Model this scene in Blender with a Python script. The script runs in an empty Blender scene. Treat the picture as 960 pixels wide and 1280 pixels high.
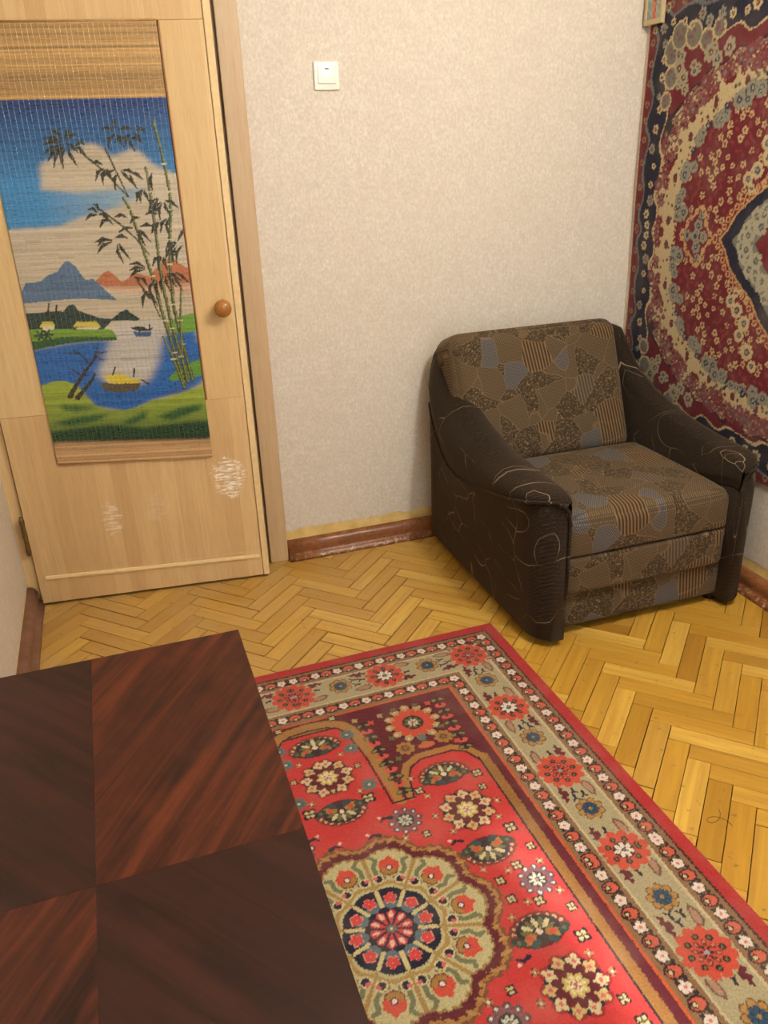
import bpy, bmesh, math, random
import numpy as np
from mathutils import Vector, Matrix

# ---------------------------------------------------------------- camera, world, lights, exposure
sc = bpy.context.scene
COL = sc.collection
CAM = (0.4243, -2.8031, 1.4413)
YAW, PITCH, ROLL, FPX = 0.3116, -0.4206, -0.0396, 1021.95

def cam_axes():
    a, b, c = YAW, PITCH, ROLL
    f = Vector((math.sin(a)*math.cos(b), math.cos(a)*math.cos(b), math.sin(b)))
    r = Vector((math.cos(a), -math.sin(a), 0)); u = r.cross(f)
    return r*math.cos(c)+u*math.sin(c), -r*math.sin(c)+u*math.cos(c), f
CR, CU, CF = cam_axes()
cd = bpy.data.cameras.new('camera'); cd.sensor_fit = 'VERTICAL'; cd.sensor_height = 36.0
cd.lens = FPX/1280*36.0; cd.clip_start = 0.02
cam = bpy.data.objects.new('camera', cd); COL.objects.link(cam)
cam.matrix_world = Matrix(((CR.x, CU.x, -CF.x, CAM[0]), (CR.y, CU.y, -CF.y, CAM[1]), (CR.z, CU.z, -CF.z, CAM[2]), (0, 0, 0, 1)))
sc.camera = cam
sc.view_settings.view_transform = 'Standard'; sc.view_settings.look = 'None'
sc.view_settings.gamma = 1.0; sc.view_settings.use_curve_mapping = False
sc.view_settings.exposure = 0.68
sc.cycles.use_denoising = True
sc.cycles.max_bounces = 8

w = bpy.data.worlds.new('world'); sc.world = w; w.use_nodes = True
w.node_tree.nodes['Background'].inputs[0].default_value = (0.72, 0.86, 1.0, 1)
w.node_tree.nodes['Background'].inputs[1].default_value = 14.0

W = 2.358            # room width (left wall x = 0)
YF = -4.30           # wall behind the camera
HC = 2.55            # ceiling

def light(kind, name, loc, energy, color, **kw):
    d = bpy.data.lights.new(name, kind); d.energy = energy; d.color = color
    for k, v in kw.items(): setattr(d, k, v)
    o = bpy.data.objects.new(name, d); o.location = loc; COL.objects.link(o); return o
# three bulbs of the ceiling chandelier (above the frame)
WARM = (1.0, 0.975, 0.88)
for (bx_, by_, e_) in ((1.66, -1.88, 43.0), (1.50, -2.04, 4.5), (1.80, -2.06, 4.5)):
    light('POINT', 'chandelier_bulb', (bx_, by_, 2.22), e_, WARM, shadow_soft_size=0.042)
# sun entering between the added curtains of the unseen window
sun = light('SUN', 'sun', (1.2, -6, 4), 7.0, (1.0, 0.94, 0.95), angle=math.radians(2.0))
sd = Vector((-0.08, 1.0, -0.74)).normalized()
sun.rotation_euler = sd.to_track_quat('-Z', 'Y').to_euler()

# ---------------------------------------------------------------- helpers
def lin(c):
    c = np.asarray(c, float)/255.0
    return np.where(c <= 0.04045, c/12.92, ((c+0.055)/1.055)**2.4)
def L(*c): return tuple(float(v) for v in lin(c))+(1.0,)

def obj(name, me, parent=None, m=None, loc=None):
    o = bpy.data.objects.new(name, me); COL.objects.link(o)
    if m is not None and me is not None and not me.materials: me.materials.append(m)
    if parent is not None: o.parent = parent
    if loc is not None: o.location = loc
    return o
def mesh(name, verts, faces, m=None, smooth=False):
    me = bpy.data.meshes.new(name); me.from_pydata([tuple(v) for v in verts], [], [tuple(f) for f in faces]); me.update()
    if smooth: me.polygons.foreach_set('use_smooth', [True]*len(me.polygons))
    if m: me.materials.append(m)
    return me
def bm_mesh(name, bm, m=None, smooth=False, recalc=True):
    if recalc: bmesh.ops.recalc_face_normals(bm, faces=bm.faces[:])
    me = bpy.data.meshes.new(name); bm.to_mesh(me); bm.free()
    if smooth: me.polygons.foreach_set('use_smooth', [True]*len(me.polygons))
    if m: me.materials.append(m)
    return me
def box_bm(x0, x1, y0, y1, z0, z1, bev=0, seg=2, bm=None):
    b = bmesh.new()
    r = bmesh.ops.create_cube(b, size=1.0)
    for v in b.verts:
        v.co = Vector((x0+(v.co.x+.5)*(x1-x0), y0+(v.co.y+.5)*(y1-y0), z0+(v.co.z+.5)*(z1-z0)))
    if bev > 0: bmesh.ops.bevel(b, geom=b.edges[:], offset=bev, segments=seg, affect='EDGES', profile=0.5)
    if bm is None: return b
    t = bpy.data.meshes.new('t'); b.to_mesh(t); b.free(); bm.from_mesh(t); bpy.data.meshes.remove(t); return bm
def box(name, x0, x1, y0, y1, z0, z1, m, parent=None, bev=0, seg=2, smooth=False):
    return obj(name, bm_mesh(name, box_bm(x0, x1, y0, y1, z0, z1, bev, seg), m, smooth), parent)
def struct(o): o['kind'] = 'structure'; return o
def tag(o, label, cat, group=None, kind=None):
    o['label'] = label; o['category'] = cat
    if group: o['group'] = group
    if kind: o['kind'] = kind
    return o
def empty(name, loc=(0, 0, 0), rz=0):
    o = bpy.data.objects.new(name, None); COL.objects.link(o); o.location = loc; o.rotation_euler = (0, 0, rz)
    o.empty_display_size = 0.05; return o
def tube_mesh(name, pts, rad, m, n=6, closed=False):
    pts = [Vector(p) for p in pts]; V = []; F = []
    for i, p in enumerate(pts):
        a = pts[max(i-1, 0)]; b = pts[min(i+1, len(pts)-1)]
        t = (b-a).normalized() if (b-a).length > 1e-9 else Vector((0, 0, 1))
        up = Vector((0, 0, 1)) if abs(t.z) < 0.9 else Vector((1, 0, 0))
        s = t.cross(up).normalized(); q = s.cross(t)
        r = rad[i] if isinstance(rad, (list, tuple)) else rad
        for k in range(n):
            an = 2*math.pi*k/n; V.append(p+s*(r*math.cos(an))+q*(r*math.sin(an)))
    for i in range(len(pts)-1):
        for k in range(n):
            a = i*n+k; b = i*n+(k+1) % n; F.append((a, b, b+n, a+n))
    F.append(tuple(range(n))[::-1]); F.append(tuple(range((len(pts)-1)*n, len(pts)*n)))
    return mesh(name, V, F, m, True)
def lathe(name, prof, m, n=24):
    V = []; F = []
    for r, z in prof:
        for k in range(n): V.append((r*math.cos(2*math.pi*k/n), r*math.sin(2*math.pi*k/n), z))
    for i in range(len(prof)-1):
        for k in range(n): F.append((i*n+k, i*n+(k+1) % n, (i+1)*n+(k+1) % n, (i+1)*n+k))
    F.append(tuple(range(n))[::-1]); F.append(tuple((len(prof)-1)*n+k for k in range(n)))
    return mesh(name, V, F, m, True)

# ---- node material helpers
class NT:
    def __init__(s, name, rough=0.5, spec=0.5):
        s.m = bpy.data.materials.new(name); s.m.use_nodes = True; s.t = s.m.node_tree
        s.b = s.t.nodes['Principled BSDF']; s.b.inputs['Roughness'].default_value = rough
        s.b.inputs['Specular IOR Level'].default_value = spec
    def n(s, typ, **kw):
        nd = s.t.nodes.new('ShaderNode'+typ)
        for k, v in kw.items():
            if hasattr(nd, k): setattr(nd, k, v)
        return nd
    def put(s, sock, v):
        if v is None: return
        if isinstance(v, bpy.types.NodeSocket): s.t.links.new(v, sock)
        else: sock.default_value = v
    def math(s, op, a, b=None, c=None, clamp=False):
        nd = s.n('Math'); nd.operation = op; nd.use_clamp = clamp
        s.put(nd.inputs[0], a)
        if b is not None: s.put(nd.inputs[1], b)
        if c is not None: s.put(nd.inputs[2], c)
        return nd.outputs[0]
    def vmath(s, op, a, b=None):
        nd = s.n('VectorMath'); nd.operation = op; s.put(nd.inputs[0], a)
        if b is not None: s.put(nd.inputs[1], b)
        return nd.outputs['Value'] if op in ('LENGTH', 'DOT_PRODUCT', 'DISTANCE') else nd.outputs[0]
    def mix(s, f, a, b, mode='MIX'):
        nd = s.n('Mix'); nd.data_type = 'RGBA'; nd.blend_type = mode
        s.put(nd.inputs[0], f); s.put(nd.inputs[6], a); s.put(nd.inputs[7], b); return nd.outputs[2]
    def ramp(s, f, stops, interp='LINEAR'):
        nd = s.n('ValToRGB'); cr = nd.color_ramp; cr.interpolation = interp
        while len(cr.elements) < len(stops): cr.elements.new(0.5)
        for e, (p, c) in zip(cr.elements, stops): e.position = p; e.color = c
        s.put(nd.inputs[0], f); return nd.outputs[0]
    def step(s, v, a, b):
        nd = s.n('MapRange'); nd.clamp = True; s.put(nd.inputs[0], v)
        nd.inputs[1].default_value = a; nd.inputs[2].default_value = b; return nd.outputs[0]
    def coord(s, what='Object'): return s.n('TexCoord').outputs[what]
    def pos(s): return s.n('NewGeometry').outputs['Position']
    def sep(s, v):
        nd = s.n('SeparateXYZ'); s.put(nd.inputs[0], v); return nd.outputs
    def comb(s, x=0.0, y=0.0, z=0.0):
        nd = s.n('CombineXYZ'); s.put(nd.inputs[0], x); s.put(nd.inputs[1], y); s.put(nd.inputs[2], z); return nd.outputs[0]
    def mapv(s, v, scale=(1, 1, 1), loc=(0, 0, 0), rot=(0, 0, 0)):
        nd = s.n('Mapping'); s.put(nd.inputs[0], v); nd.inputs[1].default_value = loc
        nd.inputs[2].default_value = rot; nd.inputs[3].default_value = scale; return nd.outputs[0]
    def noise(s, v, scale, detail=3, rough=0.5, dist=0.0, out=0):
        nd = s.n('TexNoise'); s.put(nd.inputs['Vector'], v); nd.inputs['Scale'].default_value = scale
        nd.inputs['Detail'].default_value = detail; nd.inputs['Roughness'].default_value = rough
        nd.inputs['Distortion'].default_value = dist; return nd.outputs[out]
    def voro(s, v, scale, feature='F1', rand=1.0):
        nd = s.n('TexVoronoi'); nd.feature = feature; s.put(nd.inputs['Vector'], v)
        nd.inputs['Scale'].default_value = scale; nd.inputs['Randomness'].default_value = rand; return nd.outputs
    def white(s, v, dim='3D'):
        nd = s.n('TexWhiteNoise'); nd.noise_dimensions = dim
        s.put(nd.inputs['W' if dim == '1D' else 'Vector'], v); return nd.outputs
    def bump(s, h, strength=0.3, dist=0.002, normal=None):
        nd = s.n('Bump'); nd.inputs['Strength'].default_value = strength; nd.inputs['Distance'].default_value = dist
        s.put(nd.inputs['Height'], h)
        if normal is not None: s.put(nd.inputs['Normal'], normal)
        s.t.links.new(nd.outputs[0], s.b.inputs['Normal']); return nd.outputs[0]
    def color(s, c): s.put(s.b.inputs['Base Color'], c); return s
    def rough(s, r): s.put(s.b.inputs['Roughness'], r); return s

def M_plain(name, c, rough=0.5, spec=0.5, var=0.08, scale=30, metallic=0.0):
    t = NT(name, rough, spec); n = t.noise(t.coord(), scale, 4)
    a = tuple(min(1, v*(1+var)) for v in c[:3])+(1,); b = tuple(v*(1-var) for v in c[:3])+(1,)
    t.color(t.ramp(n, [(0.3, b), (0.7, a)])); t.b.inputs['Metallic'].default_value = metallic; return t.m

# wallpaper: pale beige, fine embossed fibre pattern
t = NT('wallpaper', 0.62, 0.35); p = t.pos()
big = t.noise(p, 3.0, 4, 0.6); fine = t.noise(t.mapv(p, (1.0, 1.0, 0.7)), 120, 5, 0.75); mid = t.noise(p, 22, 4, 0.65, 1.2)
c = t.ramp(mid, [(0.35, L(214, 203, 188)), (0.62, L(223, 213, 199))])
c = t.mix(t.step(fine, 0.40, 0.64), t.mix(0.62, c, L(188, 174, 156)), c)
c = t.mix(t.step(big, 0.35, 0.75), c, t.mix(0.3, c, L(208, 194, 174)))
t.color(c); t.bump(t.math('ADD', t.math('MULTIPLY', fine, 0.8), mid), 0.35, 0.0015); M_wallpaper = t.m
# bare yellowed plaster under the paper
t = NT('old_plaster', 0.7, 0.3); p = t.pos(); n = t.noise(p, 16, 5, 0.6)
t.color(t.ramp(n, [(0.3, L(204, 168, 96)), (0.6, L(226, 196, 128)), (0.8, L(232, 212, 164))])); t.bump(n, 0.4, 0.003); M_plaster = t.m
M_ceiling = M_plain('ceiling_white', L(230, 226, 218), 0.8, 0.2, 0.02, 6)
M_dark = M_plain('light_block_dark', L(40, 34, 28), 0.8, 0.1)

# brown gloss paint of the baseboards, chipped along the bottom
t = NT('baseboard_paint', 0.28, 0.5); p = t.pos(); n = t.noise(p, 18, 5, 0.6); n2 = t.noise(p, 60, 4, 0.7)
c = t.ramp(n, [(0.25, L(112, 66, 38)), (0.6, L(142, 88, 52)), (0.8, L(150, 100, 66))])
z = t.sep(p)[2]
chip = t.math('MULTIPLY', t.step(n2, 0.56, 0.62), t.step(z, 0.03, 0.012))
c = t.mix(t.math('MULTIPLY', chip, 0.8), c, L(196, 182, 160))
t.color(c); t.rough(t.ramp(n2, [(0.3, (0.18,)*3+(1,)), (0.7, (0.45,)*3+(1,))])); t.bump(t.math('ADD', n, t.math('MULTIPLY', n2, 0.4)), 0.5, 0.004); M_base = t.m
t = NT('baseboard_paint_dull', 0.5, 0.4); p = t.pos(); n = t.noise(p, 18, 5, 0.6)
t.color(t.ramp(n, [(0.25, L(104, 70, 52)), (0.6, L(130, 92, 72)), (0.8, L(150, 116, 96))])); t.bump(n, 0.4, 0.003); M_base2 = t.m

# parquet
def parquet(name, rnd):
    t = NT(name, 0.34, 0.5); oc = t.coord(); P = t.pos()
    r = t.n('ObjectInfo').outputs['Random'] if rnd == 'obj' else t.n('NewGeometry').outputs['Random Per Island']
    off = t.comb(t.math('MULTIPLY', r, 37.0), t.math('MULTIPLY', r, 11.0), 0.0)
    g = t.mapv(t.vmath('ADD', oc, off), (3.0, 55.0, 1.0))
    grain = t.noise(g, 1.0, 5, 0.6, 0.6); broad = t.noise(t.mapv(t.vmath('ADD', oc, off), (4.0, 16.0, 1.0)), 1.0, 3, 0.5, 0.8)
    base = t.ramp(r, [(0.0, L(176, 130, 42)), (0.35, L(206, 160, 64)), (0.6, L(190, 141, 46)), (0.82, L(220, 177, 80)), (1.0, L(160, 111, 36))])
    c = t.mix(t.step(grain, 0.35, 0.7), t.mix(0.42, base, L(136, 86, 32)), base)
    c = t.mix(t.math('MULTIPLY', t.step(broad, 0.5, 0.75), 0.35), c, L(178, 124, 42))
    # traffic wear: greyer, duller boards by the door
    px, py, pz = t.sep(P)
    wn = t.noise(P, 5.0, 4, 0.6)
    near = t.step(t.math('ADD', t.math('ADD', t.math('MULTIPLY', px, 0.9), t.math('MULTIPLY', py, -0.9)), t.math('MULTIPLY', wn, 0.7)), 2.5, 1.3)
    wear = t.math('MULTIPLY', near, t.step(wn, 0.3, 0.6))
    c = t.mix(t.math('MULTIPLY', wear, 0.55), c, L(190, 156, 102))
    spots = t.noise(P, 42, 4, 0.6)
    c = t.mix(t.math('MULTIPLY', t.step(spots, 0.63, 0.71), 0.55), c, L(96, 68, 36))
    t.color(c); t.rough(t.math('ADD', t.math('MULTIPLY', wear, 0.18), t.math('ADD', 0.26, t.math('MULTIPLY', broad, 0.12))))
    t.bump(t.math('ADD', grain, t.math('MULTIPLY', t.noise(P, 14, 3), 1.2)), 0.18, 0.0012); return t.m
M_plank = parquet('parquet_oak', 'obj'); M_plank2 = parquet('parquet_oak_rest', 'island')
M_sub = M_plain('floor_joint_dark', L(52, 34, 18), 0.8, 0.2)

# door veneer: vertical staves
def veneer(name, c0, c1, c2, axis_w=0, axis_l=2, stave=0.052, rough=0.38, pale_patches=False):
    t = NT(name, rough, 0.5); oc = t.coord(); s = t.sep(oc); u, z = s[axis_w], s[axis_l]
    cell = t.math('FLOOR', t.math('DIVIDE', t.math('ADD', u, t.math('MULTIPLY', t.noise(t.comb(0.0, 0.0, z), 1.2, 1), 0.01)), stave))
    r = t.white(cell, '1D')[0]
    g = t.noise(t.comb(t.math('ADD', t.math('MULTIPLY', u, 60.0), t.math('MULTIPLY', r, 30.0)), 0.0, t.math('MULTIPLY', z, 3.0)), 1.0, 5, 0.6, 0.8)
    g2 = t.noise(t.comb(t.math('MULTIPLY', u, 380.0), 0.0, t.math('MULTIPLY', z, 14.0)), 1.0, 2, 0.5)
    c = t.ramp(r, [(0.0, c0), (0.5, c1), (1.0, c2)])
    c = t.mix(t.math('MULTIPLY', t.step(g, 0.4, 0.7), 0.4), c, t.mix(0.6, c0, L(170, 126, 78)))
    c = t.mix(t.math('MULTIPLY', t.step(g2, 0.5, 0.7), 0.18), c, L(150, 104, 62))
    if pale_patches:   # pale streaky patches on the lower panel
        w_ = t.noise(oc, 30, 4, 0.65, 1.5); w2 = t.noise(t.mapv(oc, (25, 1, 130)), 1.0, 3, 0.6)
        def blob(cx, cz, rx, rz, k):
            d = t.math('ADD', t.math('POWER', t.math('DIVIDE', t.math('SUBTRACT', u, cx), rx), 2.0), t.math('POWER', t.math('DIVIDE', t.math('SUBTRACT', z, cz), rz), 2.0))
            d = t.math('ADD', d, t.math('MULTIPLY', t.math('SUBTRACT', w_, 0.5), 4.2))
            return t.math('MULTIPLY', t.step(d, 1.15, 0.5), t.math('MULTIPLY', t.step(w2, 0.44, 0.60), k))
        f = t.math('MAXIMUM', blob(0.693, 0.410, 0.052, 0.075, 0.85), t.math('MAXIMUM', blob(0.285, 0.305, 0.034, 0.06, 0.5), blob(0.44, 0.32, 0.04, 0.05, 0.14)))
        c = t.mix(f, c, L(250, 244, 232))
    t.color(c); t.bump(t.math('ADD', g, g2), 0.12, 0.0008); return t.m
M_door = veneer('door_veneer', L(208, 172, 120), L(218, 184, 132), L(200, 162, 112), pale_patches=True)
M_stile = veneer('door_veneer_stile', L(218, 186, 132), L(222, 190, 138), L(212, 178, 124), stave=0.11)
M_lip = M_plain('door_edge_strip', L(222, 192, 140), 0.4, 0.5, 0.06, 60)
M_recess = M_plain('door_recess_side', L(170, 118, 70), 0.5, 0.4, 0.08, 40)
M_arch = veneer('architrave_wood', L(196, 166, 126), L(202, 172, 132), L(190, 158, 118), stave=0.2, rough=0.45)
# ---------------------------------------------------------------- room shell
def wall(name, x0, x1, y0, y1, z0, z1): return struct(box(name, x0, x1, y0, y1, z0, z1, M_plaster))
bm = box_bm(0.872, W+0.1, 0, 0.1, 0, HC); box_bm(-0.1, 0.872, 0, 0.1, 2.03, HC, bm=bm); box_bm(-0.1, 0.012, 0, 0.1, 0, 2.03, bm=bm)
wall_back = struct(obj('wall_back', bm_mesh('wall_back', bm, M_plaster)))
wall_right = wall('wall_right', W, W+0.1, YF, 0, 0, HC)
wall_left = wall('wall_left', -0.1, 0, YF, 0, 0, HC)
WX0, WX1, WZ0, WZ1 = 0.75, 1.95, 0.85, 2.15
bm = box_bm(-0.1, WX0, YF-0.12, YF, 0, HC); box_bm(WX1, W+0.1, YF-0.12, YF, 0, HC, bm=bm)
box_bm(WX0, WX1, YF-0.12, YF, 0, WZ0, bm=bm); box_bm(WX0, WX1, YF-0.12, YF, WZ1, HC, bm=bm)
struct(obj('wall_front', bm_mesh('wall_front', bm, M_wallpaper)))
struct(box('ceiling', -0.1, W+0.1, YF-0.12, 0.1, HC, HC+0.1, M_ceiling))
bm = box_bm(-0.3, 1.2, 0.1, 1.1, -0.05, 2.3)  # unseen dark box added behind the door to keep sky light out
for f in [f for f in bm.faces if f.calc_center_median().y < 0.11]: bm.faces.remove(f)
struct(obj('corridor_light_block', bm_mesh('corridor_light_block', bm, M_dark)))

# wallpaper sheets, ragged lower edge above the baseboard
def paper(parent, p0, p1, nrm, zb, seed, z1=HC):
    rr = random.Random(seed); p0 = Vector(p0); p1 = Vector(p1); n = Vector(nrm); d = (p1-p0); ln = d.length; k = max(2, int(ln/0.02))
    V = []; F = []; zz = zb
    for i in range(k+1):
        if i % 3 == 0: zz = zb+rr.uniform(-0.006, 0.006)
        q = p0+d*(i/k)
        for off in (0.0016, 0.0001):
            V.append(q+n*off+Vector((0, 0, zz+rr.uniform(-0.0012, 0.0012)))); V.append(q+n*off+Vector((0, 0, z1)))
    for i in range(k):
        a = i*4; b = a+4
        F += [(a, b, b+1, a+1), (a+2, a+3, b+3, b+2), (a, a+2, b+2, b)]
    F += [(0, 1, 3, 2), (k*4, k*4+2, k*4+3, k*4+1)]
    return obj('wallpaper', mesh('wallpaper', V, F, M_wallpaper), parent)
paper(wall_back, (0.925, 0, 0), (W, 0, 0), (0, -1, 0), 0.116, 1)
paper(wall_back, (0.0, 0, 0), (0.925, 0, 0), (0, -1, 0), 2.10, 2)
paper(wall_right, (W, 0, 0), (W, YF, 0), (-1, 0, 0), 0.112, 3)
paper(wall_left, (0, YF, 0), (0, 0, 0), (1, 0, 0), 0.090, 4)

# ---- herringbone parquet
PL, PW = 0.260, 0.0563
d1 = Vector((1, -1))/math.sqrt(2); d2 = Vector((1, 1))/math.sqrt(2)
AX, AY = 1.671, -1.285          # upper left corner of one plank of the falling columns
ORG = Vector((AX, AY))-d2*PW
def clip(poly, rect):
    x0, x1, y0, y1 = rect
    for (ax, lim, sg) in ((0, x0, 1), (0, x1, -1), (1, y0, 1), (1, y1, -1)):
        out = []
        for i in range(len(poly)):
            a, b = poly[i-1], poly[i]; da = (a[ax]-lim)*sg; db = (b[ax]-lim)*sg
            if (da >= 0) != (db >= 0):
                tt = da/(da-db); out.append((a[0]+(b[0]-a[0])*tt, a[1]+(b[1]-a[1])*tt))
            if db >= 0: out.append(b)
        poly = out
        if len(poly) < 3: return []
    return poly
def pix(x, y, z):
    d = Vector((x, y, z))-Vector(CAM); zc = d.dot(CF)
    if zc < 0.05: return None
    return 480+FPX*d.dot(CR)/zc, 640-FPX*d.dot(CU)/zc
RUGC, RUGA = Vector((1.441, -0.731)), 0.0163
def rug_uv(x, y):
    dx, dy = x-RUGC.x, y-RUGC.y; c, s = math.cos(RUGA), math.sin(RUGA)
    return -(c*dx+s*dy), -(-s*dx+c*dy)
floor = struct(box('floor', -0.05, W+0.05, YF-0.05, 0.1, -0.06, -0.009, M_sub))
rect = (0.004, W-0.004, YF, 0.05)
rr = random.Random(7); rest_V = []; rest_F = []; shared = {}; nvis = 0
def plank_poly(a0, a1, b0, b1, g):
    return [ORG+d1*a+d2*b for a, b in ((a0+g, b0+g), (a1-g, b0+g), (a1-g, b1-g), (a0+g, b1-g))]
planks = []
for k in range(-9, 7):
    for j in range(-60, 60):
        for typ in (0, 1):
            a0, b0 = k*(PL+PW)-j*PW, k*(PL-PW)+j*PW
            r_ = (a0, a0+PL, b0, b0+PW) if typ == 0 else (a0+PL, a0+PL+PW, b0, b0+PL)
            cc = ORG+d1*((r_[0]+r_[1])/2)+d2*((r_[2]+r_[3])/2)
            if not (-0.2 < cc.x < W+0.2 and YF-0.2 < cc.y < 0.25): continue
            planks.append((r_, typ, cc))
def visible(pts):
    for (x, y) in pts:
        q = pix(x, y, 0)
        if q is None or not (-15 < q[0] < 975 and -15 < q[1] < 1295): continue
        u, v = rug_uv(x, y)
        if u > 0.01 and v > 0.01: continue
        if 1.56 < x < 2.27 and -0.80 < y < 0: continue
        tx_ = 296+(q[1]-787)*0.34
        if q[1] > 848-(q[0])*0.205+6 and q[0] < tx_-6: continue
        return True
    return False
for r_, typ, cc in planks:
    g = rr.choice((0.0008, 0.0013, 0.0018, 0.0026)) if cc.x+cc.y*-1 < 2.2 else rr.choice((0.0006, 0.0009, 0.0013))
    poly = plank_poly(*r_, g); full = all(rect[0] <= p_.x <= rect[1] and rect[2] <= p_.y <= rect[3] for p_ in poly)
    pol = [tuple(p_) for p_ in poly] if full else clip([tuple(p_) for p_ in poly], rect)
    if len(pol) < 3: continue
    ar = abs(sum(pol[i-1][0]*pol[i][1]-pol[i][0]*pol[i-1][1] for i in range(len(pol))))/2
    if ar < 2e-5: continue
    samp = pol+[(cc.x, cc.y)]+[((pol[i-1][0]+pol[i][0])/2, (pol[i-1][1]+pol[i][1])/2) for i in range(len(pol))]
    samp = [q for q in samp if rect[0] <= q[0] <= rect[1] and rect[2] <= q[1] <= rect[3]]
    ang = -math.pi/4 if typ == 0 else math.pi/4
    dz = rr.uniform(-0.0006, 0.0002)
    if visible(samp) and nvis < 300:
        nvis += 1; key = (round(g, 5)) if full else None
        if key in shared and full: me = shared[key]
        else:
            ca, sa = math.cos(-ang), math.sin(-ang)
            loc = [((x-cc.x)*ca-(y-cc.y)*sa, (x-cc.x)*sa+(y-cc.y)*ca) for x, y in pol]
            n = len(loc); gx = sum(q[0] for q in loc)/n; gy = sum(q[1] for q in loc)/n
            def ins(q, e):
                v_ = Vector((q[0]-gx, q[1]-gy)); l_ = v_.length
                return (q[0]-math.copysign(e, v_.x), q[1]-math.copysign(e, v_.y))
            top = [ins(q, 0.0005) for q in loc]
            V = [(x, y, 0.0) for x, y in top]+[(x, y, -0.0007) for x, y in loc]+[(x, y, -0.010) for x, y in loc]
            F = [tuple(range(n))]
            for i in range(n):
                i2 = (i+1) % n; F += [(i+n, i2+n, i2, i), (i+2*n, i2+2*n, i2+n, i+n)]
            me = mesh('plank', V, F, M_plank)
            if full: shared[key] = me
        o = obj('plank', me, floor, None, (cc.x, cc.y, dz)); o.rotation_euler = (rr.uniform(-.002, .002), rr.uniform(-.002, .002), ang)
    else:
        n = len(pol); b0 = len(rest_V)
        rest_V += [(x, y, dz) for x, y in pol]+[(x, y, -0.01) for x, y in pol]
        rest_F.append(tuple(b0+i for i in range(n)))
        for i in range(n): i2 = (i+1) % n; rest_F.append((b0+i+n, b0+i2+n, b0+i2, b0+i))
o = obj('plank_field', mesh('plank_field', rest_V, rest_F, M_plank2), floor); o['kind'] = 'stuff'
print('visible planks', nvis)

# ---- baseboards
PROF = [(0, 0), (.044, 0), (.045, .007), (.040, .016), (.031, .021), (.027, .025), (.026, .031), (.029, .045), (.028, .058), (.022, .069), (.012, .0745), (0, .0752)]
def baseboard(name, p0, p1, nrm, m, prof=PROF):
    p0 = Vector(p0); p1 = Vector(p1); n = Vector(nrm); V = []; F = []; K = len(prof)
    seg = max(1, int((p1-p0).length/0.15)); rq = random.Random(len(name))
    for i in range(seg+1):
        wob = rq.uniform(-.0008, .0008)
        for d_, z_ in prof: V.append(p0+(p1-p0)*(i/seg)+n*(d_+(wob if d_ > 0 else 0))+Vector((0, 0, z_)))
    for i in range(seg):
        for k in range(K-1): a = i*K+k; F.append((a, a+1, a+1+K, a+K))
    F.append(tuple(range(K))); F.append(tuple(seg*K+k for k in range(K))[::-1])
    me = mesh(name, V, F, m, True); bm = bmesh.new(); bm.from_mesh(me); bmesh.ops.recalc_face_normals(bm, faces=bm.faces[:]); bm.to_mesh(me); bm.free()
    return struct(obj(name, me))
baseboard('baseboard_back', (0.931, 0, 0), (W, 0, 0), (0, -1, 0), M_base)
baseboard('baseboard_right', (W, -0.001, 0), (W, YF, 0), (-1, 0, 0), M_base)
baseboard('baseboard_left', (0, YF, 0), (0, -0.014, 0), (1, 0, 0), M_base2)

# ---- door frame and door
bm = box_bm(0.8600, 0.9292, -0.0205, 0.0, 0.0, 2.10, 0.003); 
t1 = struct(obj('trim_1', bm_mesh('trim_1', bm, M_arch)))
o = box('jamb', 0.853, 0.874, 0.001, 0.10, 0, 2.03, M_arch, t1)
t2 = struct(box('trim_2', 0.001, 0.0385, -0.013, -0.0005, 0.0, 2.10, M_stile, None, 0.002))
box('jamb', 0.010, 0.030, 0.0005, 0.10, 0, 2.03, M_stile, t2)
t3 = struct(box('trim_3', 0.0, 0.9292, -0.020, 0.0, 2.035, 2.10, M_arch))

DA = 0.1135
door = empty('door_1', (0.0402, -0.030, 0.0), -DA); struct(door)
def dpart(name, u0, u1, z0, z1, y0, y1, m, bev=0.0012, parent=None): return box(name, u0, u1, y0, y1, z0, z1, m, parent or door, bev)
DT = 0.038
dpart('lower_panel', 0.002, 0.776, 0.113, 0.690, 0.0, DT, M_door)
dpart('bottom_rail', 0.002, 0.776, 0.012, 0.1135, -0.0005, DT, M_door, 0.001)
dpart('stile', 0.002, 0.148, 0.6905, 1.785, -0.0003, DT, M_stile)
dpart('stile', 0.655, 0.776, 0.6905, 1.785, -0.0003, DT, M_stile)
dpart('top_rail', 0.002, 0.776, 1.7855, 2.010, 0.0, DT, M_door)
dpart('edge_strip', 0.7775, 0.800, 0.012, 2.010, -0.0035, DT, M_lip, 0.003)
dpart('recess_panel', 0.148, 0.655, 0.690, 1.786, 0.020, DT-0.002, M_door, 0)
for (u0, u1) in ((0.1475, 0.152), (0.651, 0.6555)): dpart('recess_side', u0, u1, 0.690, 1.786, 0.0004, 0.022, M_recess, 0)
dpart('recess_side', 0.152, 0.651, 0.6895, 0.694, 0.0004, 0.022, M_recess, 0)
V = []; F = []      # raised bead on the bottom rail, not quite parallel to the floor
for i, (u_, zb) in enumerate(((0.030, 0.108), (0.770, 0.089))):
    for (y_, z_) in ((0.0, -0.008), (-0.004, -0.007), (-0.0065, 0.0), (-0.004, 0.007), (0.0, 0.009)): V.append((u_, y_, zb+z_))
for k in range(4): F.append((k, k+1, k+6, k+5))
F += [(0, 5, 9, 4), (4, 3, 2, 1, 0), (5, 6, 7, 8, 9)]
bm = bmesh.new(); me = mesh('bead', V, F, M_lip); bm.from_mesh(me); bmesh.ops.recalc_face_normals(bm, faces=bm.faces[:]); bm.to_mesh(me); bm.free()
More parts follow.
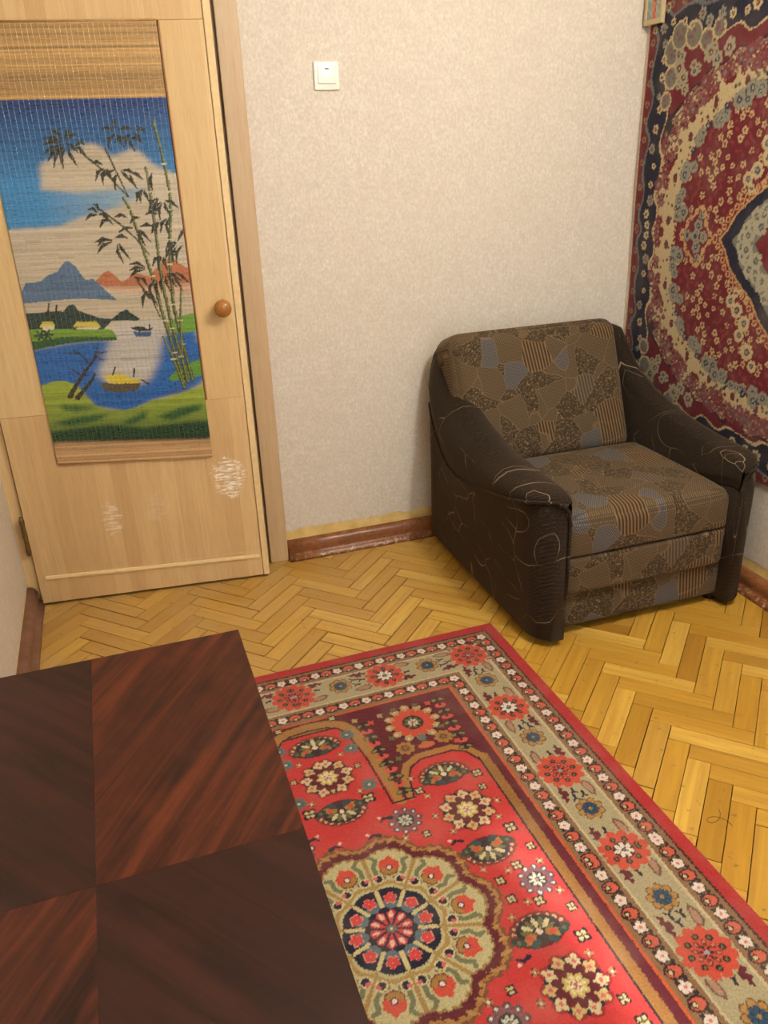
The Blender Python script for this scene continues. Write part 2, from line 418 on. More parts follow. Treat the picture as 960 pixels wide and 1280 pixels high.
obj('bead', me, door)
M_bronze = M_plain('hinge_metal', L(120, 98, 58), 0.45, 0.5, 0.25, 80, 0.7)
hg = obj('hinge', lathe('hinge', [(0.001, 0.0), (0.005, 0.002), (0.0075, 0.006), (0.0075, 0.140), (0.005, 0.146), (0.001, 0.148)], M_bronze, 12), door, None, (-0.004, -0.006, 0.203))
for zc in (0.02, 0.075, 0.13): obj('hinge_knuckle', lathe('hinge_knuckle', [(0.0082, 0), (0.0085, .002), (0.0085, .012), (0.0082, .014)], M_bronze, 12), hg, None, (0, 0, zc-0.007))
hg2 = hg.copy(); COL.objects.link(hg2); hg2.location.z = 1.70
M_knob = M_plain('knob_wood', L(158, 104, 48), 0.2, 0.5, 0.12, 60)
kb = obj('knob', lathe('knob', [(0.012, 0), (0.013, .004), (0.011, .010), (0.012, .016), (0.020, .021), (0.0255, .028), (0.0275, .036), (0.0265, .044), (0.022, .051), (0.014, .0555), (0.006, .057), (0.0005, .0573)], M_knob, 28), door, None, (0.7395, 0.0, 0.991))
kb.rotation_euler = (math.pi/2, 0, 0)

# ---- unseen window added behind the camera for cool fill; curtain gap shapes the sun streak
M_wframe = M_plain('window_white', L(226, 224, 218), 0.4)
t = NT('added_curtain_cloth', 0.8, 0.2); t.color(L(214, 206, 196))
tr = t.n('BsdfTranslucent'); tr.inputs[0].default_value = L(205, 205, 205); mx = t.n('MixShader'); mx.inputs[0].default_value = 0.45
out = t.t.nodes['Material Output']; t.t.links.new(t.b.outputs[0], mx.inputs[1]); t.t.links.new(tr.outputs[0], mx.inputs[2]); t.t.links.new(mx.outputs[0], out.inputs[0]); M_curt = t.m
t = NT('window_glass', 0.02, 0.5); gl = t.n('BsdfTransparent'); out = t.t.nodes['Material Output']
mx = t.n('MixShader'); mx.inputs[0].default_value = 0.92; t.t.links.new(t.b.outputs[0], mx.inputs[1]); t.t.links.new(gl.outputs[0], mx.inputs[2]); t.t.links.new(mx.outputs[0], out.inputs[0]); M_glass = t.m
win = empty('added_window_1', ((WX0+WX1)/2, YF, WZ0)); struct(win)
def wp(name, x0, x1, y0, y1, z0, z1, m): return box(name, x0-win.location.x, x1-win.location.x, y0-YF, y1-YF, z0-WZ0, z1-WZ0, m, win, 0.002)
for (x0, x1, z0, z1) in ((WX0, WX0+.05, WZ0, WZ1), (WX1-.05, WX1, WZ0, WZ1), (WX0+.05, WX1-.05, WZ0, WZ0+.05), (WX0+.05, WX1-.05, WZ1-.05, WZ1), (0.98, 1.03, WZ0+.05, WZ1-.05)):
    wp('frame', x0, x1, YF-0.09, YF-0.04, z0, z1, M_wframe)
wp('pane', WX0+.05, 0.98, YF-0.068, YF-0.064, WZ0+.05, WZ1-.05, M_glass); wp('pane', 1.03, WX1-.05, YF-0.068, YF-0.064, WZ0+.05, WZ1-.05, M_glass)
wp('sill', WX0-.06, WX1+.06, YF+0.001, YF+0.05, WZ0-.03, WZ0, M_wframe)
SLIT = 1.315
for (x0, x1) in ((0.35, SLIT-0.035), (SLIT+0.035, 2.28)):
    V = []; F = []; n = 60
    for i in range(n+1):
        x = x0+(x1-x0)*i/n; y = YF+0.09+0.022*math.sin((x-x0)*48)
        V += [(x-win.location.x, y-YF, 0.35-WZ0), (x-win.location.x, y-YF, 2.42-WZ0)]
    for i in range(n): a = i*2; F.append((a, a+2, a+3, a+1))
    obj('added_curtain', mesh('added_curtain', V, F, M_curt, True), win)
# ---------------------------------------------------------------- woven and painted patterns (colour attributes on knot grids)
class Canvas:
    def __init__(s, w, h, res, bg, seed=1, jit=0.0):
        s.res = res; s.nx = int(round(w/res)); s.ny = int(round(h/res)); s.w = w; s.h = h
        rg = np.random.default_rng(seed); s.rg = rg
        x = (np.arange(s.nx)+.5)*res; y = (np.arange(s.ny)+.5)*res
        s.X, s.Y = np.meshgrid(x, y)
        s.X = s.X+rg.uniform(-jit, jit, s.X.shape); s.Y = s.Y+rg.uniform(-jit, jit, s.Y.shape)
        s.img = np.empty((s.ny, s.nx, 3)); s.img[:] = lin(bg)
    def _sl(s, x0, x1, y0, y1):
        i0 = max(0, int((x0)/s.res)-2); i1 = min(s.nx, int(x1/s.res)+3); j0 = max(0, int(y0/s.res)-2); j1 = min(s.ny, int(y1/s.res)+3)
        if i1 <= i0 or j1 <= j0: return None
        return slice(j0, j1), slice(i0, i1)
    def _put(s, sl, m, col, a=1.0):
        sub = s.img[sl]; c = lin(col)
        sub[m] = sub[m]*(1-a)+c*a
    def ell(s, cx, cy, rx, ry, col, ang=0.0, a=1.0):
        R = max(rx, ry); sl = s._sl(cx-R, cx+R, cy-R, cy+R)
        if sl is None: return
        dx = s.X[sl]-cx; dy = s.Y[sl]-cy; ca, sa = math.cos(ang), math.sin(ang)
        s._put(sl, ((dx*ca+dy*sa)/rx)**2+((-dx*sa+dy*ca)/ry)**2 <= 1, col, a)
    def dot(s, cx, cy, r, col, a=1.0): s.ell(cx, cy, r, r, col, 0, a)
    def rect(s, x0, x1, y0, y1, col, a=1.0):
        sl = s._sl(x0, x1, y0, y1)
        if sl is None: return
        X, Y = s.X[sl], s.Y[sl]; s._put(sl, (X >= x0) & (X < x1) & (Y >= y0) & (Y < y1), col, a)
    def inside(s, pts, sl):
        X, Y = s.X[sl], s.Y[sl]; m = np.zeros(X.shape, bool)
        for i in range(len(pts)):
            (x0, y0), (x1, y1) = pts[i-1], pts[i]
            if y0 == y1: continue
            cnd = ((y0 > Y) != (y1 > Y)) & (X < (x1-x0)*(Y-y0)/(y1-y0)+x0); m ^= cnd
        return m
    def poly(s, pts, col, a=1.0):
        xs = [p[0] for p in pts]; ys = [p[1] for p in pts]; sl = s._sl(min(xs), max(xs), min(ys), max(ys))
        if sl is None: return
        s._put(sl, s.inside(pts, sl), col, a)
    def soft(s, pts, col, it=6, a=1.0):
        m = np.zeros(s.X.shape); sl = (slice(None), slice(None)); m[:] = s.inside(pts, sl)
        for _ in range(it): m = (np.roll(m, 1, 0)+np.roll(m, -1, 0)+2*np.roll(m, 1, 1)+2*np.roll(m, -1, 1)+2*m)/8
        m = (m*a)[..., None]; s.img[:] = s.img*(1-m)+lin(col)*m
    def seg(s, p, q, w0, col, w1=None, a=1.0):
        w1 = w0 if w1 is None else w1; W_ = max(w0, w1)
        sl = s._sl(min(p[0], q[0])-W_, max(p[0], q[0])+W_, min(p[1], q[1])-W_, max(p[1], q[1])+W_)
        if sl is None: return
        X, Y = s.X[sl], s.Y[sl]; dx, dy = q[0]-p[0], q[1]-p[1]; l2 = dx*dx+dy*dy+1e-9
        t_ = np.clip(((X-p[0])*dx+(Y-p[1])*dy)/l2, 0, 1)
        d = np.hypot(X-p[0]-t_*dx, Y-p[1]-t_*dy); s._put(sl, d <= (w0+(w1-w0)*t_)/2, col, a)
    def path(s, pts, w, col, w1=None):
        n = len(pts)-1
        for i in range(n):
            a_ = w+(0 if w1 is None else (w1-w)*i/n); b_ = w+(0 if w1 is None else (w1-w)*(i+1)/n); s.seg(pts[i], pts[i+1], a_, col, b_)
    def ring(s, cx, cy, r0, r1, col):
        sl = s._sl(cx-r1, cx+r1, cy-r1, cy+r1)
        if sl is None: return
        d = np.hypot(s.X[sl]-cx, s.Y[sl]-cy); s._put(sl, (d >= r0) & (d <= r1), col)
    def petals(s, cx, cy, n, rad, pl, pw, col, ph=0.0):
        for k in range(n):
            an = ph+2*math.pi*k/n; s.ell(cx+rad*math.cos(an), cy+rad*math.sin(an), pl, pw, col, an)

RED=(196,56,52); EDGE=(176,44,42); BEI=(172,157,120); BRN=(140,104,70); DRK=(46,32,34); MAR=(98,28,38); GLD=(166,118,58); CRM=(206,188,142)
WHT=(226,206,190); ORG_=(200,76,54); BLU=(46,76,98); TEA=(96,112,106); PNK=(170,128,102); OLV=(108,104,62); NVY=(34,32,52); GRY=(110,86,88)

def rosette(c, x, y, kind, ph=0.0):
    c.dot(x, y, 5.9, BEI); c.petals(x, y, 12, 4.4, 1.5, 1.25, ORG_, ph); c.dot(x, y, 4.4, ORG_)
    for k in range(8):
        an = ph+2*math.pi*(k+.5)/8; px_, py_ = x+3.5*math.cos(an), y+3.5*math.sin(an)
        c.dot(px_, py_, .72, DRK); c.dot(px_, py_, .36, OLV)
    if kind:
        c.dot(x, y, 2.6, DRK); c.petals(x, y, 8, 1.55, .85, .52, WHT, ph); c.dot(x, y, .5, TEA)
    else:
        c.petals(x, y, 8, 2.1, .8, .55, (120, 52, 46), ph)
        for k in range(8):
            an = ph+2*math.pi*k/8; c.dot(x+2.3*math.cos(an), y+2.3*math.sin(an), .3, (196, 120, 90))
        c.petals(x, y, 6, 1.0, .5, .3, DRK, ph); c.dot(x, y, .55, (150, 150, 160))
def bluefl(c, x, y):
    c.petals(x, y, 8, 2.5, 1.0, 1.0, (110, 76, 44), .2); c.petals(x, y, 8, 2.4, .8, .8, (176, 130, 66), .2); c.dot(x, y, 2.3, GLD)
    c.petals(x, y, 8, 1.35, .75, .6, BLU, .4); c.dot(x, y, 1.5, BLU)
    for k in range(8): an = .0+2*math.pi*k/8; c.seg((x+.7*math.cos(an), y+.7*math.sin(an)), (x+1.9*math.cos(an), y+1.9*math.sin(an)), .18, (30, 44, 58))
    c.dot(x, y, .45, GLD)
def border_bits(c, x, y, hor, flip):
    """leaves between a rosette at (x,y) and the next motif 13.6 cm on"""
    def P(l, t_): return (x+l, y+t_) if hor else (x+t_, y+l)
    f = -1 if flip else 1
    pts = [(4.6, 3.6*f), (5.6, 2.6*f), (6.4, 3.4*f), (6.6, 2.3*f), (8.2, 2.2*f), (8.6, 3.2*f), (9.4, 2.9*f), (10.4, 4.4*f), (9.0, 4.1*f), (8.3, 4.7*f), (7.6, 3.9*f), (6.4, 4.6*f), (6.0, 3.8*f)]
    c.poly([P(*q) for q in pts], MAR)
    pk = [(4.4, -3.0*f), (6.0, -4.4*f), (8.4, -4.6*f), (10.6, -3.6*f), (9.4, -2.8*f), (7.4, -2.2*f), (5.6, -2.2*f)]
    c.poly([P(*q) for q in pk], (116, 84, 64)); cx_ = sum(q[0] for q in pk)/7; cy_ = sum(q[1] for q in pk)/7
    c.poly([P(cx_+(q[0]-cx_)*.72, cy_+(q[1]-cy_)*.66) for q in pk], PNK)
    for (l, t_) in ((7.2, .6), (9.4, 1.3), (9.0, -1.2)):
        c.seg(P(l-.9, t_*f), P(l+.2, (t_+.2)*f), .7, NVY, .5); c.seg(P(l+.1, (t_+.2)*f), P(l+.9, (t_+1.0)*f), .6, NVY, .3); c.seg(P(l+.1, (t_+.2)*f), P(l+.9, (t_-.6)*f), .5, NVY, .3)
def guard(c, hor, pos, a0, a1, start):
    def P(l, t_): return (l, pos+t_) if hor else (pos+t_, l)
    l = start; k = 0
    while l < a1:
        if l > a0:
            q = P(l, 0)
            if k % 2 == 0:
                c.dot(q[0], q[1], 1.55, (84, 58, 44))
                for i in range(5): an = 2*math.pi*i/5+.3; c.dot(q[0]+.8*math.cos(an), q[1]+.8*math.sin(an), .58, WHT)
                c.dot(q[0], q[1], .35, (206, 120, 108))
            else:
                c.ell(q[0], q[1], 2.0, 1.7, DRK); c.ell(q[0], q[1], 1.55, 1.25, (204, 92, 66)); q2 = P(l, .7); c.dot(q2[0], q2[1], .75, DRK); c.dot(q2[0], q2[1], .42, CRM)
                for sgn in (-1, 1): e = P(l+2.2*sgn, .9); c.dot(e[0], e[1], .5, DRK); e = P(l+1.9*sgn, -1.2); c.dot(e[0], e[1], .5, DRK)
        l += 3.4; k += 1
def palmette(c, x, y, f=1, rx=6.2, ry=4.0):
    """half round flower; f = +1 opens towards larger v"""
    c.ell(x, y+f*.6, rx*1.0, ry*.98, (84, 34, 38)); n = 11
    for k in range(n):
        an = math.pi*k/(n-1); px_, py_ = x-rx*math.cos(an)*.92, y-f*ry*math.sin(an)*.92+f*1.2
        c.dot(px_, py_, 1.15, (120, 56, 44)); c.dot(px_, py_, .5, (214, 160, 120))
    c.ell(x, y+f*.4, rx*.78, ry*.78, (52, 46, 50))
    for k in range(7):
        an = math.pi*(k+.5)/7; c.ell(x-2.7*math.cos(an), y+f*.9-f*2.0*math.sin(an), 1.25, .5, CRM if k % 2 else OLV, math.atan2(-f*math.sin(an), -math.cos(an)))
    c.dot(x, y+f*.9, .7, (226, 196, 170))
    for sgn in (-1, 1):
        c.ell(x+sgn*2.6, y+f*2.0, 1.7, 1.0, GLD, sgn*f*.4); c.dot(x+sgn*2.5, y+f*1.8, .75, ORG_)
        c.ell(x+sgn*5.0, y+f*1.9, 1.5, .95, (56, 68, 62), sgn*.5); c.dot(x+sgn*5.0, y+f*1.9, .5, OLV); c.ell(x+sgn*2.0, y+f*3.3, 1.3, .8, (52, 76, 74), -sgn*.5)
def bigflower(c, x, y):
    c.petals(x, y, 10, 5.1, 1.85, 1.75, (150, 44, 42), .15)
    for k in range(10):
        an = 2*math.pi*k/10+.15; px_, py_ = x+5.0*math.cos(an), y+5.0*math.sin(an)
        c.petals(px_, py_, 4, .8, .75, .6, CRM if k % 2 else (196, 172, 110), an); c.dot(px_, py_, .45, (206, 100, 92))
        a2 = an+math.pi/10; c.dot(x+5.4*math.cos(a2), y+5.4*math.sin(a2), .6, NVY)
    c.petals(x, y, 10, 3.4, 1.2, .95, MAR, .15+math.pi/10); c.dot(x, y, 3.3, MAR)
    c.petals(x, y, 8, 1.7, 1.0, .7, (196, 170, 96)); c.petals(x, y, 8, 1.4, .7, .42, (222, 204, 150)); c.dot(x, y, 1.0, GLD); c.petals(x, y, 4, .6, .4, .3, WHT); c.dot(x, y, .4, (200, 80, 80))
def greyfl(c, x, y, col=(112, 88, 92)):
    c.petals(x, y, 10, 3.2, 1.0, .9, (88, 66, 70)); c.petals(x, y, 10, 2.9, .9, .8, col)
    for k in range(10): an = 2*math.pi*k/10; c.dot(x+3.4*math.cos(an), y+3.4*math.sin(an), .32, WHT)
    c.dot(x, y, 2.1, (64, 56, 58)); c.petals(x, y, 8, 1.15, .65, .36, (196, 194, 170)); c.dot(x, y, .4, (150, 130, 120))
def tiny(c, x, y, col=OLV, r=1.1):
    c.petals(x, y, 4, r*.7, r*.75, r*.6, DRK, .78); c.petals(x, y, 4, r*.6, r*.4, r*.34, (196, 180, 130), .78); c.dot(x, y, r*.3, col)

def floor_rug():
    HU, HV = 69.5, 95.5
    c = Canvas(HU, HV, 0.25, RED, 3, 0.10)
    # rings from the outside in
    def frame(d0, d1, col):
        c.rect(d0, d1, d0, 999, col); c.rect(d0, 999, d0, d1, col)
    frame(0, 3.4, EDGE); frame(3.4, 3.9, DRK); frame(3.9, 9.2, BRN); frame(9.2, 9.9, (196, 178, 140)); frame(9.9, 20.2, BEI); frame(20.2, 20.8, (196, 178, 140))
    frame(20.8, 26.0, BRN); frame(26.0, 26.7, (196, 88, 44)); frame(26.7, 28.9, MAR); frame(28.9, 31.3, (150, 104, 50)); frame(31.3, 31.8, DRK)
    for k in range(6):
        x = 14.6+13.6*k
        if k % 2 == 0: border_bits(c, x, 14.2, True, (k//2) % 2); border_bits(c, x-13.6, 14.2, True, (k//2+1) % 2)
    for k in range(8):
        y = 14.2+13.6*k
        if k % 2 == 0: border_bits(c, 15.0, y, False, (k//2) % 2); border_bits(c, 15.0, y-13.6, False, (k//2+1) % 2)
    for k in range(0, 6):
        x = 14.6+13.6*k; (rosette(c, x, 14.2, (k//2) % 2, .1*k) if k % 2 == 0 else bluefl(c, x, 14.2))
    for k in range(1, 8):
        y = 14.2+13.6*k; (rosette(c, 15.0, y, (k//2) % 2, .1*k) if k % 2 == 0 else bluefl(c, 15.0, y))
    for hor in (True, False):
        guard(c, hor, 6.6, 5.5, 99, 6.6); guard(c, hor, 23.4, 22.5, 99, 23.4)
    # maroon corner between the two arches
    cor = [(28.4, 28.4), (69.5, 28.4), (69.5, 28.6), (64, 28.8), (60, 30.2), (57.6, 33), (55.2, 40), (53.4, 52), (52.6, 63.4), (52, 60), (51.8, 54.6), (49, 51.6), (45.5, 50.2), (36, 50.2), (33, 51.4), (31.4, 54.5), (28.4, 56)]
    c.poly(cor, MAR)
    c.path([(69.5, 28.8), (64.5, 29.2), (60.6, 30.8), (58.4, 34), (56.4, 45), (55.2, 63.2)], 3.0, GLD); c.path([(69.5, 30.2), (64.5, 30.6), (61.6, 32.2), (60.0, 35), (58.2, 46), (57.4, 63.4)], .5, DRK)
    c.path([(52.8, 63.2), (51.6, 56), (49.6, 52.4), (45.6, 50.4), (36.4, 50.4), (32.6, 52.6), (30.2, 57)], 1.9, GLD); c.path([(51.9, 63.4), (50.5, 56.6), (48.8, 53.6), (45.4, 51.7), (36.6, 51.7), (33.6, 53.4), (31.7, 57.5)], .5, DRK)
    c.path([(54.4, 52), (53.9, 63.2)], .9, MAR); c.seg((51.6, 63.5), (57.6, 63.5), .5, DRK)
    for (n_, y0, x0, dx, st) in ((11, 33.5, 55.0, -.16, 2.7), (9, 30.6, 32.0, .10, 2.6)):
        for k in range(n_):
            y = y0+k*st; x = x0+dx*k
            c.dot(x, y, 1.25, DRK)
            if k % 2: c.ell(x, y+.2, 1.7, .95, (206, 84, 66)); c.dot(x, y-.2, .5, DRK)
            else:
                for sg in (-1, 1): c.ell(x+1.1*sg, y+.2, 1.1, .7, DRK, .5*sg); c.ell(x+1.1*sg, y+.2, .8, .45, (136, 124, 70), .5*sg)
    x, y = 42.0, 37.4
    c.petals(x, y, 12, 6.3, 1.5, 1.25, (176, 150, 98)); c.petals(x, y, 12, 4.6, 1.5, 1.2, ORG_, .26); c.dot(x, y, 4.4, ORG_)
    for k in range(12): an = 2*math.pi*k/12+.26; c.dot(x+6.4*math.cos(an), y+6.4*math.sin(an), .5, DRK); c.dot(x+6.8*math.cos(an+.26), y+6.8*math.sin(an+.26), .5, (220, 170, 150))
    c.dot(x, y, 2.9, (62, 44, 40)); c.petals(x, y, 8, 1.7, .8, .5, OLV); c.petals(x, y, 8, 1.0, .5, .3, (206, 196, 170)); c.dot(x, y, .5, (200, 110, 100))
    for (x, y) in ((36.6, 45.8), (47.6, 46.4)): c.petals(x, y, 8, 1.7, .9, .7, GLD); c.dot(x, y, 1.5, (150, 110, 60)); c.petals(x, y, 6, .8, .4, .3, (110, 60, 40))
    c.ell(42, 47.2, 2.4, 1.1, (196, 96, 60))
    for (x, y, q) in ((35.2, 31.2, ORG_), (49.4, 31.4, (176, 150, 98)), (35.4, 41.6, OLV), (49.6, 41.4, OLV), (52.6, 33.2, ORG_), (45.2, 30.4, OLV), (38.8, 30.6, OLV), (33.9, 48.6, ORG_), (50.6, 49.4, OLV), (56.5, 30.8, (176, 150, 98))): c.dot(x, y, 1.0, DRK); c.petals(x, y, 4, .55, .5, .4, q, .5)
    c.ell(42, 46.2, 1.0, .6, GLD); c.ell(42, 44, 1.2, 1.4, TEA); tiny(c, 62, 27.4, CRM, 1.0)
    # field flowers
    palmette(c, 69.4, 36.4, 1, 6.4); bigflower(c, 69.4, 49.3); palmette(c, 69.6, 62.3, -1, 6.0)
    palmette(c, 42.2, 58.0, 1, 6.2); bigflower(c, 41.8, 71.8); palmette(c, 42.4, 85.2, -1, 6.0)
    greyfl(c, 56.6, 69.6); greyfl(c, 36.6, 95.5)
    for (x, y, col) in ((60.8, 41, TEA), (60.6, 55.4, TEA), (60.2, 35.6, DRK)): c.petals(x, y, 8, 1.3, .75, .6, (92, 108, 104)); c.dot(x, y, 1.1, (84, 98, 96)); c.dot(x, y, .4, CRM)
    for (x, y, r) in ((50.0, 62.0, 1.1), (34.4, 61.6, 1.2), (62.2, 59.6, 1.4), (35.0, 80.4, 1.3), (33.4, 87, 1.0), (44.0, 93.0, 1.0), (38.8, 90.6, 1.1), (49.8, 90, .9), (61.2, 47.8, .8), (35.2, 66.4, 1.0), (53.5, 75.2, .9)): tiny(c, x, y, OLV, r)
    for (x, y) in ((60.8, 67.2), (65.0, 71.2), (48.4, 79.6)): c.seg((x-1.4, y+.5), (x, y), 1.0, NVY, .6); c.seg((x, y), (x+1.3, y+.8), .8, NVY, .4); c.dot(x+1.2, y-.5, .4, (226, 190, 170))
    for (x, y) in ((64.0, 42.2), (63.4, 56.6), (50.4, 57.4), (34.0, 71.8), (49.6, 71.0), (48.8, 64.4), (36.0, 76.6), (47.6, 76.8), (33.6, 91.4), (41.2, 91.2), (58.4, 74.6), (50.8, 83.6), (46.0, 89.0)):
        c.dot(x, y, .85, DRK); c.petals(x, y, 4, .5, .45, .35, (176, 120, 80), .4); c.dot(x, y, .25, WHT)
    # central medallion
    mx_, my_ = HU, HV
    th = np.arctan2(c.Y-my_, c.X-mx_); rd = np.hypot(c.X-mx_, c.Y-my_)
    def lob(n, ph, p_=1.0): return np.abs(np.cos((th-ph)*n/2))**p_
    lo = lob(10, 0)+.07*np.sign(np.sin(th*70))+.04*np.sin(rd*5+th*31)
    lo2 = lob(10, 0)
    c.img[rd < 21.6+2.6*lo] = lin((120, 76, 50)); c.img[rd < 20.9+2.5*lo] = lin(GLD); c.img[rd < 20.2+2.4*lo] = lin(MAR); c.img[(rd < 21.4+2.4*lo) & (rd > 19.6+2.3*lo) & (np.sin(th*40+rd*1.2) > .72)] = lin((176, 134, 78)); c.img[rd < 18.4+2.3*lo] = lin((150, 116, 66)); c.img[rd < 17.9+2.3*lo] = lin((190, 176, 128))
    spoke = np.abs(np.sin((th)*5+math.pi/2))       # gold lines between the lobes
    c.img[(rd < 18.2) & (rd > 9.5) & (np.abs(((th/(2*math.pi)*10+.5) % 1)-.0) < .045)] = lin((164, 130, 74)); c.img[(rd < 18.2) & (rd > 9.5) & (((th/(2*math.pi)*10+.5) % 1) > .955)] = lin((164, 130, 74))
    c.img[(rd < 11.0+.9*lo) & (rd > 10.0+.9*lo)] = lin((168, 136, 78))
    for k in range(10):
        an = 2*math.pi*k/10
        def Q(r, t_): return (mx_+r*math.cos(an)-t_*math.sin(an), my_+r*math.sin(an)+t_*math.cos(an))
        for sg in (-1, 1):
            c.path([Q(12.6, 1.2*sg), Q(13.4, 2.6*sg), Q(15.0, 3.4*sg), Q(17.2, 3.0*sg), Q(17.8, 3.8*sg)], 1.0, (116, 116, 84))
            q = Q(12.2, 2.3*sg); c.dot(q[0], q[1], 1.25, (206, 186, 140)); c.dot(q[0], q[1], .85, NVY); q = Q(12.4, 2.9*sg); c.dot(q[0], q[1], .5, (206, 96, 96))
        q = Q(14.6, 0); c.ell(q[0], q[1], 1.5, 2.0, (120, 60, 46), an); c.ell(q[0], q[1], 1.2, 1.7, GLD, an)
        c.poly([Q(15.2, -2.3), Q(15.0, 0), Q(15.2, 2.3), Q(17.0, 2.1), Q(17.6, .9), Q(18.6, 0), Q(17.6, -.9), Q(17.0, -2.1)], (204, 76, 56)); q = Q(15.3, 0); c.dot(q[0], q[1], .75, (70, 30, 60)); c.dot(q[0], q[1], .5, WHT)
    c.img[rd < 9.6+.5*lo2] = lin(NVY)
    for k in range(10):
        an = 2*math.pi*k/10
        def Q(r, t_): return (mx_+r*math.cos(an)-t_*math.sin(an), my_+r*math.sin(an)+t_*math.cos(an))
        q = Q(6.3, 0); c.ell(q[0], q[1], 1.5, 1.5, (92, 112, 118), an)
        q = Q(7.4, 0); c.petals(q[0], q[1], 5, .8, .75, .6, (222, 150, 130), an); c.petals(q[0], q[1], 5, .75, .6, .5, (210, 66, 62), an)
        a2 = an+math.pi/10; c.seg((mx_+5.6*math.cos(a2), my_+5.6*math.sin(a2)), (mx_+9.2*math.cos(a2), my_+9.2*math.sin(a2)), .9, (206, 186, 130))
        c.poly([Q(1.2, -.15), Q(3.9, -1.0), Q(4.6, 0), Q(3.9, 1.0), Q(1.2, .15)], (200, 64, 66)); q = Q(3.3, 0); c.ell(q[0], q[1], .9, .4, (228, 184, 160), an)
    c.dot(mx_, my_, .9, (110, 110, 96)); c.dot(mx_, my_, .35, WHT)
    q = c.img; top = np.concatenate([q, q[:, ::-1]], 1); return np.concatenate([top, top[::-1]], 0)

